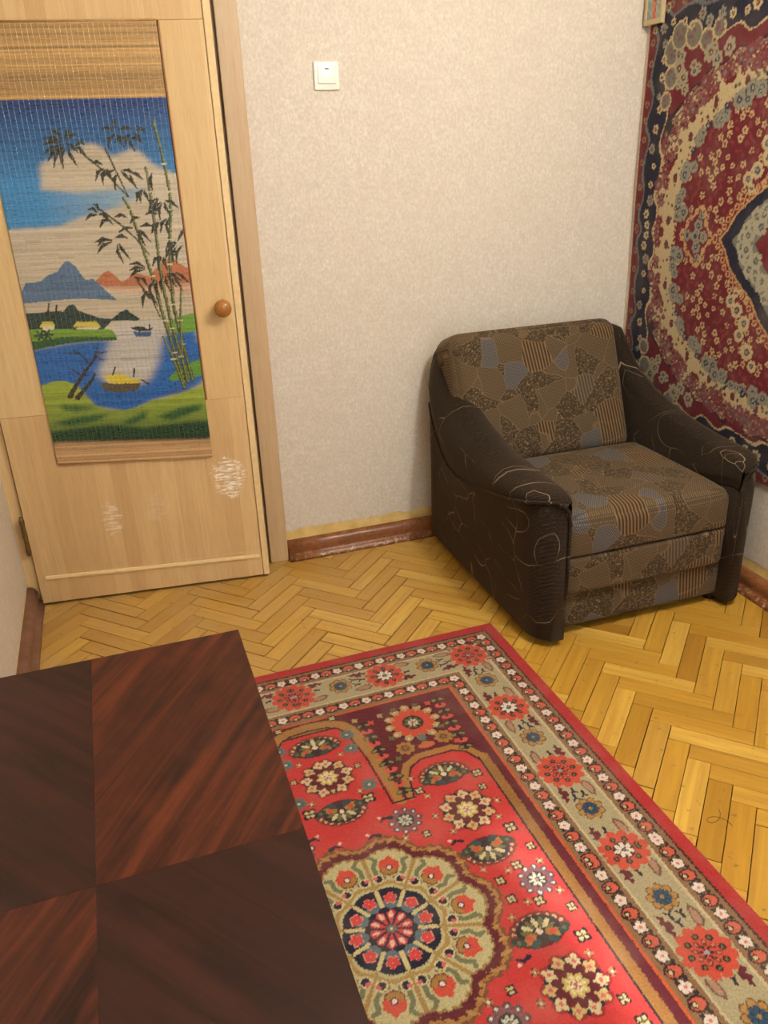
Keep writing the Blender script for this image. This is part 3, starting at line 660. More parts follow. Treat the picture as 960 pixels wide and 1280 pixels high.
def wall_carpet():
    HU, HV = 100.0, 73.0     # quarter: a from the left edge, b from the bottom edge
    c = Canvas(HU, HV, 0.4, (128, 18, 32), 5, 0.16); rg = random.Random(11)
    CR_=(206,182,136); PK=(132,58,62); GB=(108,114,112); NV=(20,20,46); RD=(112,12,28)
    da = HU-c.X; dz = HV-c.Y
    n1 = np.sin(c.X*.55+1.2*np.sin(c.Y*.37))*.5+np.sin(c.Y*.6+1.7*np.sin(c.X*.31))*.5
    n2 = np.sin(c.X*1.5+2*np.sin(c.Y*1.1))*np.sin(c.Y*1.7+1.5*np.sin(c.X*.9))
    r = (np.abs(da/82.0)**2.9+np.abs(dz/52.0)**2.9)**(1/2.9)
    I = c.img; I[:] = lin(RD)
    d_edge = np.minimum(c.X, c.Y); wav = 1.2*np.sin((c.X+c.Y)*.42)+.8*n1
    I[d_edge < 13.0+wav*.8] = lin(CR_); I[d_edge < 12.3+wav*.8] = lin(NV); I[d_edge < 4.6+.8*wav] = lin(GB); I[d_edge < 3.4+.9*wav] = lin((112, 20, 28)); I[d_edge < .8] = lin((150, 60, 44))
    inb = (d_edge > 13.2+wav*.8)
    def fl(x, y, s_, outer, inner, core=None, n=6):
        c.petals(x, y, n, s_*.62, s_*.42, s_*.36, outer, rg.random()); c.dot(x, y, s_*.55, outer); c.dot(x, y, s_*.42, inner)
        if core: c.dot(x, y, s_*.2, core)
    def oval(t_, k):
        ct, st_ = math.cos(t_), math.sin(t_); q = (abs(ct/82)**2.9+abs(st_/52)**2.9)**(-1/2.9)*k
        return HU-q*ct, HV-q*st_
    def rr_of(x, y): return (abs((HU-x)/82)**2.9+abs((HV-y)/52)**2.9)**(1/2.9)
    # red field with small, well separated cream flowers
    pts = []
    for _ in range(9000):
        x, y = rg.uniform(14, 100), rg.uniform(16, 73)
        if rr_of(x, y) > .89 or any((x-a_)**2+(y-b_)**2 < 2.35**2 for a_, b_ in pts): continue
        pts.append((x, y))
    for i, (x, y) in enumerate(pts):
        if i % 5 < 3:
            c.dot(x, y, rg.uniform(.5, 1.0), (136, 44, 46)); c.seg((x, y), (x+rg.uniform(-1.8, 1.8), y+rg.uniform(-1.8, 1.8)), .5, (138, 54, 50))
        else: fl(x, y, rg.uniform(1.0, 1.35), (208, 178, 126), (134, 78, 52), None, 5)
    # outer ground of the oval: mottled pinks over red, then the cream band
    m = inb & (r > 1.03) & (r < 1.115+.04*n1); I[m & (n2 > .1)] = lin((150, 112, 92)); I[m & (n2 < -.25)] = lin(CR_); I[m & (np.abs(n2+.07) < .12)] = lin((92, 24, 34))
    I[inb & (r > .925+.018*n2) & (r < 1.035+.04*n1)] = lin(CR_)
    I[inb & (r >= 1.115+.04*n1) & (r < 1.13+.04*n1)] = lin((40, 24, 36))
    for i in range(120):
        x, y = oval(rg.uniform(0, math.pi/2), rg.uniform(1.01, 1.11)); s_ = rg.uniform(.9, 2.3)
        if min(x, y) > 13: fl(x, y, s_, PK if rg.random() < .7 else (146, 92, 82), (100, 22, 36) if rg.random() < .7 else GB, (176, 140, 110))
    for i in range(120):
        x, y = oval(rg.uniform(0, math.pi/2), rg.uniform(.935, 1.10))
        if min(x, y) > 13: c.dot(x, y, rg.uniform(.4, .7), rg.choice(((100, 26, 36), (110, 30, 40), (96, 92, 84), (150, 110, 80), (44, 34, 40))))
    for i in range(9):      # red buds on the cream
        x, y = oval(math.pi/2*(i+.3)/9, .97); c.ell(x, y, 1.0, 1.5, (44, 26, 34)); c.ell(x, y, .75, 1.2, (120, 30, 40))
    for i in range(13):     # grey-blue rose clusters along the inner edge
        t0 = math.pi/2*(i+.5)/13
        for _ in range(3):
            x, y = oval(t0+rg.uniform(-.05, .05), rg.uniform(.875, .93)); s_ = rg.uniform(1.7, 2.7)
            c.dot(x, y, s_*.95, (116, 114, 106)); fl(x, y, s_, (150, 146, 126), (60, 66, 80), (168, 160, 138))
        x, y = oval(t0+math.pi/52, .92); c.petals(x, y, 6, .8, .6, .45, (38, 44, 66)); c.dot(x, y, .45, (160, 160, 150))
    # grey cloud scallops at the corner
    for (x, y, q) in ((13.5, 16.5, 4.4), (14.2, 24, 3.7), (12.5, 31, 3.0), (17, 12, 4.4), (24, 12.5, 4.2), (30.5, 14.5, 3.4), (36, 12, 3.0)):
        c.dot(x, y, q, CR_); c.dot(x, y, q-.7, (122, 118, 104))
        for _ in range(7): c.dot(x+rg.uniform(-2, 2), y+rg.uniform(-2, 2), .55, (132, 84, 84))
    # spandrel flowers
    for i in range(20):
        for _ in range(30):
            x, y = rg.uniform(17, 46), rg.uniform(17, 40)
            if rr_of(x, y) > 1.15: break
        else: continue
        fl(x, y, rg.uniform(1.5, 2.7), (170, 158, 128), rg.choice(((60, 64, 78), (60, 64, 78), (100, 22, 36))), (176, 168, 140))
    # border flowers on navy
    for side in (0, 1):
        l = 3.0
        while l < 100:
            a_ = 8.4+rg.uniform(-1.4, 1.4); P_ = (a_, l) if side == 0 else (l, a_)
            fl(P_[0], P_[1], rg.uniform(1.1, 2.1), CR_ if rg.random() < .6 else (150, 146, 128), rg.choice(((60, 52, 62), (120, 56, 44), NV)), (176, 152, 100)); l += rg.uniform(3.4, 6.4)
        l = 2.0
        while l < 100:
            P_ = (2.4, l) if side == 0 else (l, 2.4); fl(P_[0], P_[1], 1.2, (150, 120, 92), (110, 20, 30)); l += rg.uniform(5, 10)
    # pendant
    cx, cy = 35.5, HV
    pend = [(cx-8.5, cy), (cx-5, cy-2.5), (cx-4.5, cy-5.5), (cx-1.5, cy-6.5), (cx+.5, cy-9.5), (cx+3.6, cy-9), (cx+4, cy-5.8), (cx+5.5, cy-3), (cx+9, cy)]
    c.poly(pend+[(cx, cy+1)], (112, 26, 36)); c.path(pend, .7, (206, 158, 106))
    for k in range(len(pend)-1): c.ring((pend[k][0]+pend[k+1][0])/2, (pend[k][1]+pend[k+1][1])/2, .5, 1.0, (206, 158, 106))
    for (x, y, s_) in ((cx-4, cy, 2.1), (cx+1, cy-3.6, 2.2), (cx+4, cy, 2.1), (cx+2, cy-7, 1.4), (cx, cy, 2.2)): fl(x, y, s_, (150, 146, 126), (60, 66, 80), (200, 190, 160))
    # navy medallion
    out = [(46.0, 73), (49.5, 69.5), (52, 65.0), (56, 61.5), (59.5, 58.8), (64, 56), (69, 50), (76, 44.5), (86, 39), (100, 35), (100, 80), (46, 80)]
    def inset(k): return [(100-(100-x)*k, 73-(73-y)*k if y <= 73 else y) for x, y in out]
    c.poly(inset(.985), (200, 152, 100)); c.poly(inset(.965), NV); c.poly(inset(.87), (122, 122, 110)); c.poly(inset(.68), RD)
    for i in range(len(out)-3):
        (x0, y0), (x1, y1) = out[i], out[i+1]; n_ = max(2, int(math.hypot(x1-x0, y1-y0)/2.4))
        for k in range(n_): x = x0+(x1-x0)*k/n_; y = y0+(y1-y0)*k/n_; c.ring(x-.5, y-.6, .55, 1.1, (206, 158, 104))
    for i in range(46):
        k = rg.uniform(.71, .85); j = rg.randrange(0, 9); tt = rg.random(); a_, b_ = inset(k)[j], inset(k)[j+1]
        fl(a_[0]+(b_[0]-a_[0])*tt, a_[1]+(b_[1]-a_[1])*tt, rg.uniform(1.7, 2.8), (176, 168, 140), (84, 86, 90), (150, 146, 130))
    for (x, y, s_) in ((60, 52, 2.6), (56.5, 54.5, 2.2), (64, 48.5, 2.6), (62.5, 44.5, 2.2), (67, 40, 2.8), (58.5, 57.2, 1.5), (70, 36, 2.0)): fl(x, y, s_, CR_, (70, 72, 84), (150, 146, 130), 8)
    for i in range(24): fl(rg.uniform(72, 100), rg.uniform(54, 73), 1.2, (190, 160, 116), (120, 30, 36))
    q = c.img; bot = np.concatenate([q, q[:, ::-1]], 1); return np.concatenate([bot, bot[::-1]], 0)

def grid_mesh(name, img, fx, thick_fx, m, zamp=0.0, seed=0):
    """img[j,i] knot colours -> grid of knots; fx(s,t,h) gives the position, thickness closed by a skirt"""
    ny, nx = img.shape[:2]; rg = np.random.default_rng(seed)
    s_ = np.linspace(0, 1, nx); t_ = np.linspace(0, 1, ny); S, T = np.meshgrid(s_, t_)
    h = rg.uniform(-zamp, zamp, S.shape)
    P = fx(S, T, h)
    b0 = P.reshape(-1, 3)
    per = np.concatenate([np.arange(nx), np.arange(1, ny)*nx+nx-1, (ny-1)*nx+np.arange(nx-2, -1, -1), np.arange(ny-2, 0, -1)*nx])
    sk = thick_fx(S, T).reshape(-1, 3)[per]
    V = np.concatenate([b0, sk]); nV = len(b0); K = len(per)
    idx = np.arange(nx*ny).reshape(ny, nx)
    F = np.stack([idx[:-1, :-1], idx[:-1, 1:], idx[1:, 1:], idx[1:, :-1]], -1).reshape(-1, 4)
    k = np.arange(K); F2 = np.stack([per[k], nV+k, nV+(k+1) % K, per[(k+1) % K]], -1)
    F3 = np.concatenate([F, F2])
    me = bpy.data.meshes.new(name); me.vertices.add(len(V)); me.vertices.foreach_set('co', V.astype(np.float32).ravel())
    me.loops.add(F3.size); me.loops.foreach_set('vertex_index', F3.astype(np.int32).ravel())
    me.polygons.add(len(F3)); me.polygons.foreach_set('loop_start', (np.arange(len(F3))*4).astype(np.int32))
    me.update(calc_edges=True)
    at = me.color_attributes.new('pattern', 'FLOAT_COLOR', 'POINT')
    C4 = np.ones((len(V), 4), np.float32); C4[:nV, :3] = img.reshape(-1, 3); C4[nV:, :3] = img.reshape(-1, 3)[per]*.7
    at.data.foreach_set('color', C4.ravel()); me.materials.append(m); me.validate(); return me

def pile(name, sat=1.0, sheen=0.12, rough=0.85):
    t = NT(name, rough, 0.2); a = t.n('Attribute'); a.attribute_name = 'pattern'; P = t.coord()
    n = t.noise(P, 260, 3, 0.7); n2 = t.noise(P, 9, 3, 0.5)
    c = t.mix(t.step(n, 0.30, 0.72), t.mix(0.42, a.outputs[0], (0.02, 0.012, 0.01, 1)), a.outputs[0])
    c = t.mix(t.math('MULTIPLY', t.step(n2, 0.45, 0.8), 0.12), c, (0.5, 0.4, 0.3, 1))
    t.color(c); t.b.inputs['Sheen Weight'].default_value = sheen; t.b.inputs['Sheen Roughness'].default_value = 0.5
    t.bump(n, 0.6, 0.003); return t.m
M_pile = pile('rug_pile'); M_pile2 = pile('carpet_pile', 1.0, 0.1)

img = floor_rug(); RW, RL = 1.39, 1.91
def fx(S, T, h): return np.stack([-S*RW, -T*RL, 0.0085+h], -1)
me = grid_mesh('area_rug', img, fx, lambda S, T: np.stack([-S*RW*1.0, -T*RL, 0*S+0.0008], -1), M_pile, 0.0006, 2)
o = obj('area_rug', me, None, None, (RUGC.x, RUGC.y, 0.0)); o.rotation_euler = (0, 0, RUGA)
tag(o, 'red oriental rug with beige flower border lying on the parquet floor', 'rug')

img = wall_carpet(); CZ0, CZH, CYW = 0.395, 1.46, 2.0
def fx(S, T, h): return np.stack([-0.012+0.004*np.sin(S*9+T*3)*np.sin(T*7)+h, -S*CYW, T*CZH], -1)
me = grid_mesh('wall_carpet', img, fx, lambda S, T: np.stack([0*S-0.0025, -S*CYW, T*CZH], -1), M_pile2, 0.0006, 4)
o = obj('wall_carpet', me, None, None, (W, -0.034, CZ0))
tag(o, 'dark red and navy floral carpet hanging on the wall above the armchair', 'carpet')
SP={'blue':[(-0.148,0.847),(0.016,0.849),(1.018,0.849),(1.012,0.69),(0.934,0.701),(0.87,0.714),(0.812,0.739),(0.77,0.747),(0.722,0.74),(0.65,0.73),(0.592,0.754),(0.538,0.759),(0.484,0.755),(0.434,0.742),(0.34,0.732),(0.246,0.719),(0.228,0.664),(0.438,0.656),(0.666,0.663),(0.828,0.662),(0.726,0.638),(0.602,0.619),(0.414,0.603),(0.292,0.585),(0.042,0.581),(-0.308,0.577)],
'mount':[(0.038,0.46),(0.118,0.462),(0.182,0.478),(0.228,0.483),(0.276,0.504),(0.3,0.508),(0.34,0.494),(0.366,0.472),(0.384,0.462),(0.426,0.465),(0.46,0.45),(0.5,0.432),(0.544,0.413),(0.328,0.42),(-0.044,0.412)],
'orange':[(0.43,0.456),(0.486,0.476),(0.522,0.483),(0.562,0.469),(0.59,0.455),(0.63,0.462),(0.674,0.479),(0.706,0.472),(0.752,0.467),(0.808,0.485),(0.862,0.502),(0.91,0.507),(0.954,0.492),(1.012,0.478),(1.022,0.448),(0.718,0.445),(0.482,0.446)],
'haze':[(0.474,0.448),(0.722,0.446),(1.028,0.45),(1.018,0.423),(0.764,0.43),(0.526,0.436)],
'treeline':[(-0.012,0.389),(0.13,0.391),(0.222,0.391),(0.252,0.404),(0.286,0.407),(0.306,0.392),(0.358,0.383),(0.428,0.372),(0.498,0.369),(0.552,0.384),(0.592,0.391),(0.62,0.379),(0.664,0.367),(0.648,0.363),(0.494,0.364),(0.44,0.345),(0.296,0.347),(-0.03,0.351)],
'bank':[(-0.004,0.349),(0.156,0.352),(0.392,0.35),(0.486,0.342),(0.508,0.326),(0.5,0.318),(0.33,0.319),(0.21,0.315),(0.088,0.307),(-0.028,0.3)],
'bankdark':[(-0.02,0.319),(0.194,0.329),(0.508,0.324),(0.5,0.316),(0.33,0.317),(0.21,0.313),(0.088,0.306),(-0.03,0.298)],
'water':[(-0.028,0.3),(0.088,0.306),(0.21,0.313),(0.33,0.317),(0.504,0.318),(0.77,0.32),(0.848,0.331),(1.026,0.333),(1.012,0.206),(0.898,0.181),(0.66,0.16),(0.498,0.133),(0.304,0.15),(0.208,0.206),(0.092,0.217),(-0.058,0.203)],
'pale':[(0.468,0.321),(0.544,0.364),(0.81,0.36),(0.778,0.312),(0.74,0.262),(0.67,0.214),(0.548,0.196),(0.416,0.202),(0.35,0.232),(0.408,0.272)],
'bankr':[(0.812,0.351),(0.91,0.369),(1.032,0.377),(1.032,0.332),(0.896,0.327),(0.826,0.336)],
'bankr2':[(0.782,0.216),(0.868,0.243),(1.024,0.265),(1.018,0.22),(0.908,0.214),(0.804,0.207)],
'fore':[(-0.058,0.203),(0.092,0.221),(0.142,0.221),(0.196,0.213),(0.228,0.198),(0.266,0.174),(0.306,0.152),(0.376,0.142),(0.476,0.138),(0.578,0.146),(0.66,0.16),(0.79,0.168),(0.898,0.181),(1.044,0.199),(1.018,0.056),(-0.128,0.065)],
'd1':[(0.09,0.161),(0.256,0.153),(0.328,0.145),(0.178,0.14),(0.106,0.144)],
'd2':[(0.018,0.113),(0.196,0.127),(0.396,0.131),(0.288,0.112),(0.136,0.102)],
'd3':[(0.436,0.104),(0.624,0.136),(0.602,0.114),(0.51,0.099)],
'd4':[(0.668,0.117),(0.832,0.139),(0.99,0.147),(0.958,0.129),(0.768,0.104)],
'd5':[(-0.02,0.087),(0.134,0.096),(0.384,0.102),(0.582,0.089),(0.844,0.099),(1.044,0.101),(1.028,0.049),(-0.128,0.063)],
'hut1':[(0.064,0.355),(0.09,0.368),(0.146,0.367),(0.158,0.356)],
'hut1w':[(0.082,0.355),(0.15,0.356),(0.146,0.348),(0.078,0.347)],
'hut2':[(0.256,0.352),(0.284,0.365),(0.404,0.365),(0.422,0.349)],
'hut2w':[(0.278,0.351),(0.408,0.351),(0.406,0.345),(0.276,0.346)],
'boat1':[(0.598,0.346),(0.628,0.338),(0.716,0.336),(0.736,0.344),(0.694,0.341),(0.68,0.347),(0.632,0.348)],
'boat1s':[(0.608,0.336),(0.726,0.334),(0.71,0.323),(0.624,0.324)],
'boat2':[(0.388,0.219),(0.414,0.231),(0.488,0.232),(0.558,0.22),(0.616,0.215),(0.588,0.207),(0.43,0.208)],
'boat2s':[(0.36,0.21),(0.608,0.207),(0.58,0.188),(0.47,0.185),(0.382,0.19)]}
SL={'stalk':[[(0.676,0.643),(0.706,0.617),(0.73,0.564),(0.776,0.466),(0.81,0.36),(0.846,0.28),(0.878,0.198)],[(0.83,0.706),(0.834,0.654),(0.834,0.584),(0.83,0.456),(0.852,0.34),(0.882,0.27),(0.9,0.206)],[(0.908,0.804),(0.938,0.713),(0.948,0.653),(0.94,0.615),(0.91,0.548),(0.892,0.492),(0.878,0.398),(0.902,0.3),(0.932,0.21)],[(0.786,0.322),(0.83,0.264),(0.874,0.188)],[(0.94,0.441),(0.908,0.359),(0.89,0.28)]],
'branch':[[(0.478,0.742),(0.534,0.722),(0.592,0.7),(0.706,0.645)],[(0.62,0.747),(0.65,0.711),(0.674,0.683),(0.706,0.645)],[(0.522,0.623),(0.634,0.586),(0.714,0.553),(0.776,0.516)],[(0.692,0.45),(0.756,0.412),(0.788,0.369)],[(0.914,0.772),(0.93,0.738),(0.938,0.713)]],
'trunk':[[(0.162,0.18),(0.208,0.206),(0.258,0.23),(0.318,0.259),(0.372,0.28)],[(0.204,0.175),(0.268,0.201),(0.316,0.221),(0.338,0.237)]],
'twig':[[(0.258,0.23),(0.212,0.247),(0.182,0.254)],[(0.318,0.259),(0.268,0.287),(0.18,0.29)],[(0.268,0.287),(0.226,0.297)],[(0.36,0.277),(0.406,0.268)],[(0.348,0.273),(0.378,0.296),(0.368,0.307)],[(0.374,0.288),(0.434,0.288)],[(0.282,0.229),(0.266,0.261)]],
'mast':[[(0.57,0.224),(0.582,0.245)],[(0.444,0.231),(0.466,0.249)],[(0.712,0.34),(0.716,0.35)],[(0.616,0.215),(0.656,0.202)],[(0.126,0.383),(0.144,0.409)],[(0.174,0.386),(0.188,0.406)]]}
SLEAF=[((0.382,0.763),(0.292,0.777)),((0.378,0.756),(0.274,0.744)),((0.388,0.751),(0.32,0.717)),((0.398,0.749),(0.37,0.71)),((0.416,0.751),(0.452,0.716)),((0.38,0.76),(0.278,0.764)),((0.382,0.753),(0.29,0.728)),((0.39,0.766),(0.33,0.794)),((0.414,0.76),(0.468,0.746)),((0.414,0.767),(0.476,0.783)),((0.406,0.769),(0.43,0.794)),((0.392,0.756),(0.368,0.73)),((0.46,0.755),(0.51,0.764)),((0.458,0.75),(0.504,0.744)),((0.678,0.784),(0.616,0.793)),((0.71,0.784),(0.782,0.792)),((0.69,0.788),(0.676,0.812)),((0.7,0.776),(0.728,0.753)),((0.682,0.776),(0.636,0.754)),((0.8,0.782),(0.862,0.785)),((0.794,0.777),(0.836,0.762)),((0.774,0.776),(0.734,0.757)),((0.772,0.768),(0.832,0.764)),((0.762,0.765),(0.786,0.744)),((0.74,0.769),(0.676,0.765)),((0.59,0.714),(0.528,0.723)),((0.6,0.704),(0.576,0.678)),((0.592,0.706),(0.536,0.686)),((0.612,0.705),(0.638,0.681)),((0.694,0.702),(0.772,0.696)),((0.688,0.699),(0.744,0.678)),((0.668,0.696),(0.64,0.666)),((0.654,0.702),(0.574,0.692)),((0.734,0.692),(0.762,0.668)),((0.744,0.696),(0.808,0.686)),((0.792,0.658),(0.772,0.636)),((0.802,0.658),(0.824,0.638)),((0.786,0.658),(0.75,0.639)),((0.862,0.694),(0.85,0.66)),((0.516,0.612),(0.464,0.626)),((0.524,0.615),(0.5,0.637)),((0.512,0.608),(0.444,0.604)),((0.542,0.606),(0.596,0.591)),((0.578,0.598),(0.514,0.585)),((0.58,0.604),(0.52,0.613)),((0.612,0.602),(0.682,0.606)),((0.572,0.551),(0.47,0.553)),((0.572,0.547),(0.476,0.528)),((0.602,0.541),(0.62,0.503)),((0.61,0.543),(0.662,0.512)),((0.594,0.556),(0.668,0.56)),((0.556,0.553),(0.484,0.544)),((0.746,0.579),(0.83,0.584)),((0.734,0.572),(0.764,0.543)),((0.74,0.573),(0.796,0.551)),((0.704,0.577),(0.618,0.573)),((0.788,0.605),(0.852,0.612)),((0.756,0.6),(0.69,0.593)),((0.918,0.634),(0.99,0.623)),((0.908,0.63),(0.938,0.604)),((0.894,0.629),(0.87,0.6)),((0.886,0.631),(0.828,0.609)),((0.868,0.64),(0.812,0.619)),((0.876,0.639),(0.852,0.611)),((0.864,0.587),(0.832,0.564)),((0.858,0.588),(0.81,0.569)),((0.91,0.595),(0.862,0.57)),((0.918,0.594),(0.908,0.565)),((0.94,0.53),(0.912,0.497)),((0.956,0.545),(0.996,0.576)),((0.93,0.532),(0.866,0.507)),((0.848,0.509),(0.818,0.485)),((0.842,0.511),(0.786,0.495)),((0.86,0.509),(0.874,0.484)),((0.974,0.533),(0.93,0.498)),((0.948,0.541),(0.904,0.518)),((0.942,0.543),(0.876,0.531)),((0.736,0.485),(0.64,0.486)),((0.736,0.482),(0.64,0.471)),((0.738,0.488),(0.654,0.502)),((0.87,0.471),(0.948,0.459)),((0.864,0.468),(0.916,0.444)),((0.856,0.466),(0.874,0.434)),((0.844,0.466),(0.818,0.433)),((0.788,0.457),(0.742,0.422)),((0.8,0.456),(0.804,0.419)),((0.92,0.473),(0.996,0.453)),((0.91,0.469),(0.946,0.437)),((0.754,0.431),(0.786,0.4)),((0.736,0.445),(0.688,0.471)),((0.736,0.431),(0.692,0.399)),((0.692,0.449),(0.668,0.472)),((0.708,0.437),(0.744,0.417))]
# ---------------------------------------------------------------- bamboo scroll on the door
SW, SH = 50.0, 127.0
def scroll_img():
    c = Canvas(SW, SH, 0.25, (186, 172, 148), 9, 0.06); rg = np.random.default_rng(4)
    def sc_(pts): return [(x*SW, y*SH) for x, y in pts]
    T0, T1 = .075*SH, .849*SH
    row = rg.normal(0, 1, c.ny); row = row+.6*np.roll(row, 1)
    raw = (c.Y > T1) | (c.Y < T0)
    c.img[c.Y > T1] = lin((176, 138, 82)); c.img[c.Y < T0] = lin((190, 152, 108))
    base0 = c.img.copy()
    # sky runs from deep to lighter blue
    sl = c._sl(0, SW, 0, SH); m = c.inside(sc_(SP['blue']), sl); f = np.clip((c.Y[sl]-.66*SH)/(.18*SH), 0, 1)[..., None]
    sky = lin((56, 132, 186))*(1-f)+lin((22, 56, 112))*f; f2 = np.clip((.70*SH-c.Y[sl])/(.03*SH), 0, 1)[..., None]*np.clip((c.X[sl]-10)/24, 0, 1)[..., None]
    sky = sky*(1-.55*f2)+lin((168, 176, 168))*.55*f2; 
    mf = m.astype(float)
    for _ in range(14): mf = (np.roll(mf, 1, 0)+np.roll(mf, -1, 0)+2*np.roll(mf, 1, 1)+2*np.roll(mf, -1, 1)+2*mf)/8
    mf[np.abs(c.Y[sl]-T1) < 3] = m[np.abs(c.Y[sl]-T1) < 3]; mf[:, :4] = m[:, :4]; mf[:, -4:] = m[:, -4:]
    c.img[sl] = base0*(1-mf[..., None])+sky*mf[..., None]
    for k, v in (('haze', (190, 148, 122)), ('orange', (176, 106, 68)), ('mount', (82, 108, 136)), ('water', (36, 96, 164)), ('pale', (184, 178, 168)), ('bank', (112, 148, 52)), ('bankdark', (44, 84, 48)), ('treeline', (42, 62, 58)),
                 ('bankr', (104, 150, 58)), ('bankr2', (92, 140, 52)), ('fore', (146, 164, 60)), ('d1', (58, 100, 50)), ('d2', (40, 84, 48)), ('d3', (40, 84, 48)), ('d4', (48, 96, 52)), ('d5', (22, 46, 40)),
                 ('hut1', (206, 190, 84)), ('hut1w', (214, 200, 180)), ('hut2', (196, 180, 76)), ('hut2w', (206, 196, 180)), ('boat1s', (60, 92, 130)), ('boat1', (46, 44, 42)), ('boat2s', (86, 78, 58)), ('boat2', (206, 186, 66))): (c.soft(sc_(SP[k]), v, 40 if k == 'pale' else 16) if k in ('pale', 'haze', 'water', 'd1', 'd2', 'd3', 'd4', 'd5') else c.poly(sc_(SP[k]), v))
    sl = c._sl(0, SW, 0, SH)
    m = c.inside(sc_(SP['fore']), sl); f = np.clip((.17*SH-c.Y)/(.08*SH), 0, 1)[sl][..., None]*.6; sub = c.img[sl]; sub[m] = (sub*(1-f)+lin((34, 76, 46))*f)[m]
    m = c.inside(sc_(SP['mount']), sl); f = np.clip((.40*SH-c.Y)/(.06*SH), 0, 1)[sl][..., None]*.5; sub[m] = (sub*(1-f)+lin((150, 164, 180))*f)[m]
    for l in SL['trunk']: c.path(sc_(l), 1.5, (58, 50, 44), .5)
    for l in SL['twig']: c.path(sc_(l), .55, (60, 54, 48), .3)
    for l in SL['mast']: c.path(sc_(l), .5, (46, 42, 38))
    for l in SL['branch']: c.path(sc_(l), .6, (58, 62, 40), .4)
    for i, l in enumerate(SL['stalk']):
        w_ = 1.25 if i < 3 else .8; pts = sc_(l); c.path(pts, w_*.6, (62, 70, 44), w_); c.path([(x+.2, y) for x, y in pts], .35, (128, 132, 72))
        for (x, y) in pts[1:-1]: c.seg((x-.7, y), (x+.7, y), .4, (190, 184, 140))
    for (a, b) in SLEAF:
        a = (a[0]*SW, a[1]*SH); b = (b[0]*SW, b[1]*SH); md = ((a[0]+b[0])/2, (a[1]+b[1])/2); md = (md[0]+.15*(b[1]-a[1]), md[1]+.3); b = (b[0], b[1]-.8); c.seg(a, md, .3, (48, 50, 36), 1.1); c.seg(md, b, 1.1, (48, 50, 36), .2)
    for x, y in (sc_([(0.06, .335), (0.10, .336)])): c.petals(x, y, 6, 1.0, 1.1, .3, (40, 56, 50))
    # splint to splint variation of the bare bamboo, paint soaked in
    amt = np.where(raw, .17, .075)
    c.img *= (1+amt*row[:, None])[..., None]
    streak = rg.random((c.ny, 12)); st_ = np.repeat(streak, int(math.ceil(c.nx/12)), 1)[:, :c.nx]
    c.img *= (1-.16*(st_ > .86))[..., None]
    return np.clip(c.img, 0.004, 1)
img = scroll_img()
t = NT('painted_bamboo', 0.34, 0.5); a = t.n('Attribute'); a.attribute_name = 'pattern'; P = t.coord(); n = t.noise(t.mapv(P, (40, 1, 600)), 1.0, 3, 0.6)
t.color(t.mix(t.math('MULTIPLY', t.step(n, 0.4, 0.7), 0.22), a.outputs[0], t.mix(0.5, a.outputs[0], (0.03, 0.02, 0.01, 1))))
t.rough(t.ramp(t.noise(t.mapv(P, (60, 1, 300)), 1.0, 2), [(0.35, (0.2,)*3+(1,)), (0.65, (0.5,)*3+(1,))])); M_bamboo = t.m
U0, UW = 0.148, 0.500
def s_pos(S, T, h):
    u = U0+UW*S; zb = .522-.028*(u-U0)/.49; z = zb+(1.787-zb)*T
    ny = S.shape[0]; rg = np.random.default_rng(8)
    slat = (np.arange(ny) % 2)[:, None]*0.0005
    seg_ = np.repeat(rg.uniform(-.00028, .00028, (ny, 26)), int(math.ceil(S.shape[1]/26)), 1)[:, :S.shape[1]]
    y = -0.0062+0.0018*np.sin(S*5.5+.6)*np.clip(T*3, 0, 1)-0.002*(1-T)**2+slat+seg_
    return np.stack([u, y, z], -1)
scroll = empty('bamboo_scroll', door.location, -DA)
me = grid_mesh('painted_mat', img, s_pos, lambda S, T: s_pos(S, T, 0)+np.array([0, 0.0022, 0]), M_bamboo)
obj('painted_mat', me, scroll)
t = NT('nylon_thread', 0.22, 0.8); tp_ = t.n('BsdfTransparent'); gs = t.n('BsdfAnisotropic'); gs.inputs['Color'].default_value = (0.95, 0.93, 0.86, 1); gs.inputs['Roughness'].default_value = 0.22
mx = t.n('MixShader'); mx.inputs[0].default_value = 0.42; out = t.t.nodes['Material Output']; t.t.links.new(tp_.outputs[0], mx.inputs[1]); t.t.links.new(gs.outputs[0], mx.inputs[2]); t.t.links.new(mx.outputs[0], out.inputs[0]); M_thread = t.m
M_hem = M_plain('hem_bamboo', L(168, 128, 76), 0.4, 0.5, 0.15, 50)
rt_ = random.Random(5)
for k in range(34):       # wavy nylon binding threads that run over every splint
    s_ = .02+.96*k/33; u = U0+UW*s_; zb = .522-.028*(u-U0)/.49; tail = rt_.choice((.002, .004, .006, .02, .035)); ph = rt_.uniform(0, 6); N = 420
    pts = [(u+rt_.uniform(-.002, .002), -0.0078, zb-tail)]
    for i in range(N+1):
        T_ = i/N; z_ = zb+(1.786-zb)*T_
        pts.append((u+.0012*math.sin(z_*9+ph), -0.0066+0.0018*math.sin(s_*5.5+.6)*min(1, 3*T_)-0.002*(1-T_)**2+.00035*math.sin(z_*620+ph+2*math.sin(z_*41+ph)), z_))
    obj('binding_thread', tube_mesh('binding_thread', pts, 0.00042, M_thread, 4), scroll)
obj('hem_rod', tube_mesh('hem_rod', [(U0+.001, -0.0095, .5235), (U0+UW-.001, -0.0095, .4955)], 0.0024, M_hem, 8), scroll)
obj('hanging_rod', tube_mesh('hanging_rod', [(U0+.004, -0.0075, 1.7845), (U0+UW-.002, -0.0075, 1.7845)], 0.0028, M_hem, 8), scroll)
tag(scroll, 'painted bamboo scroll with lake, mountains and bamboo hanging on the door', 'scroll')

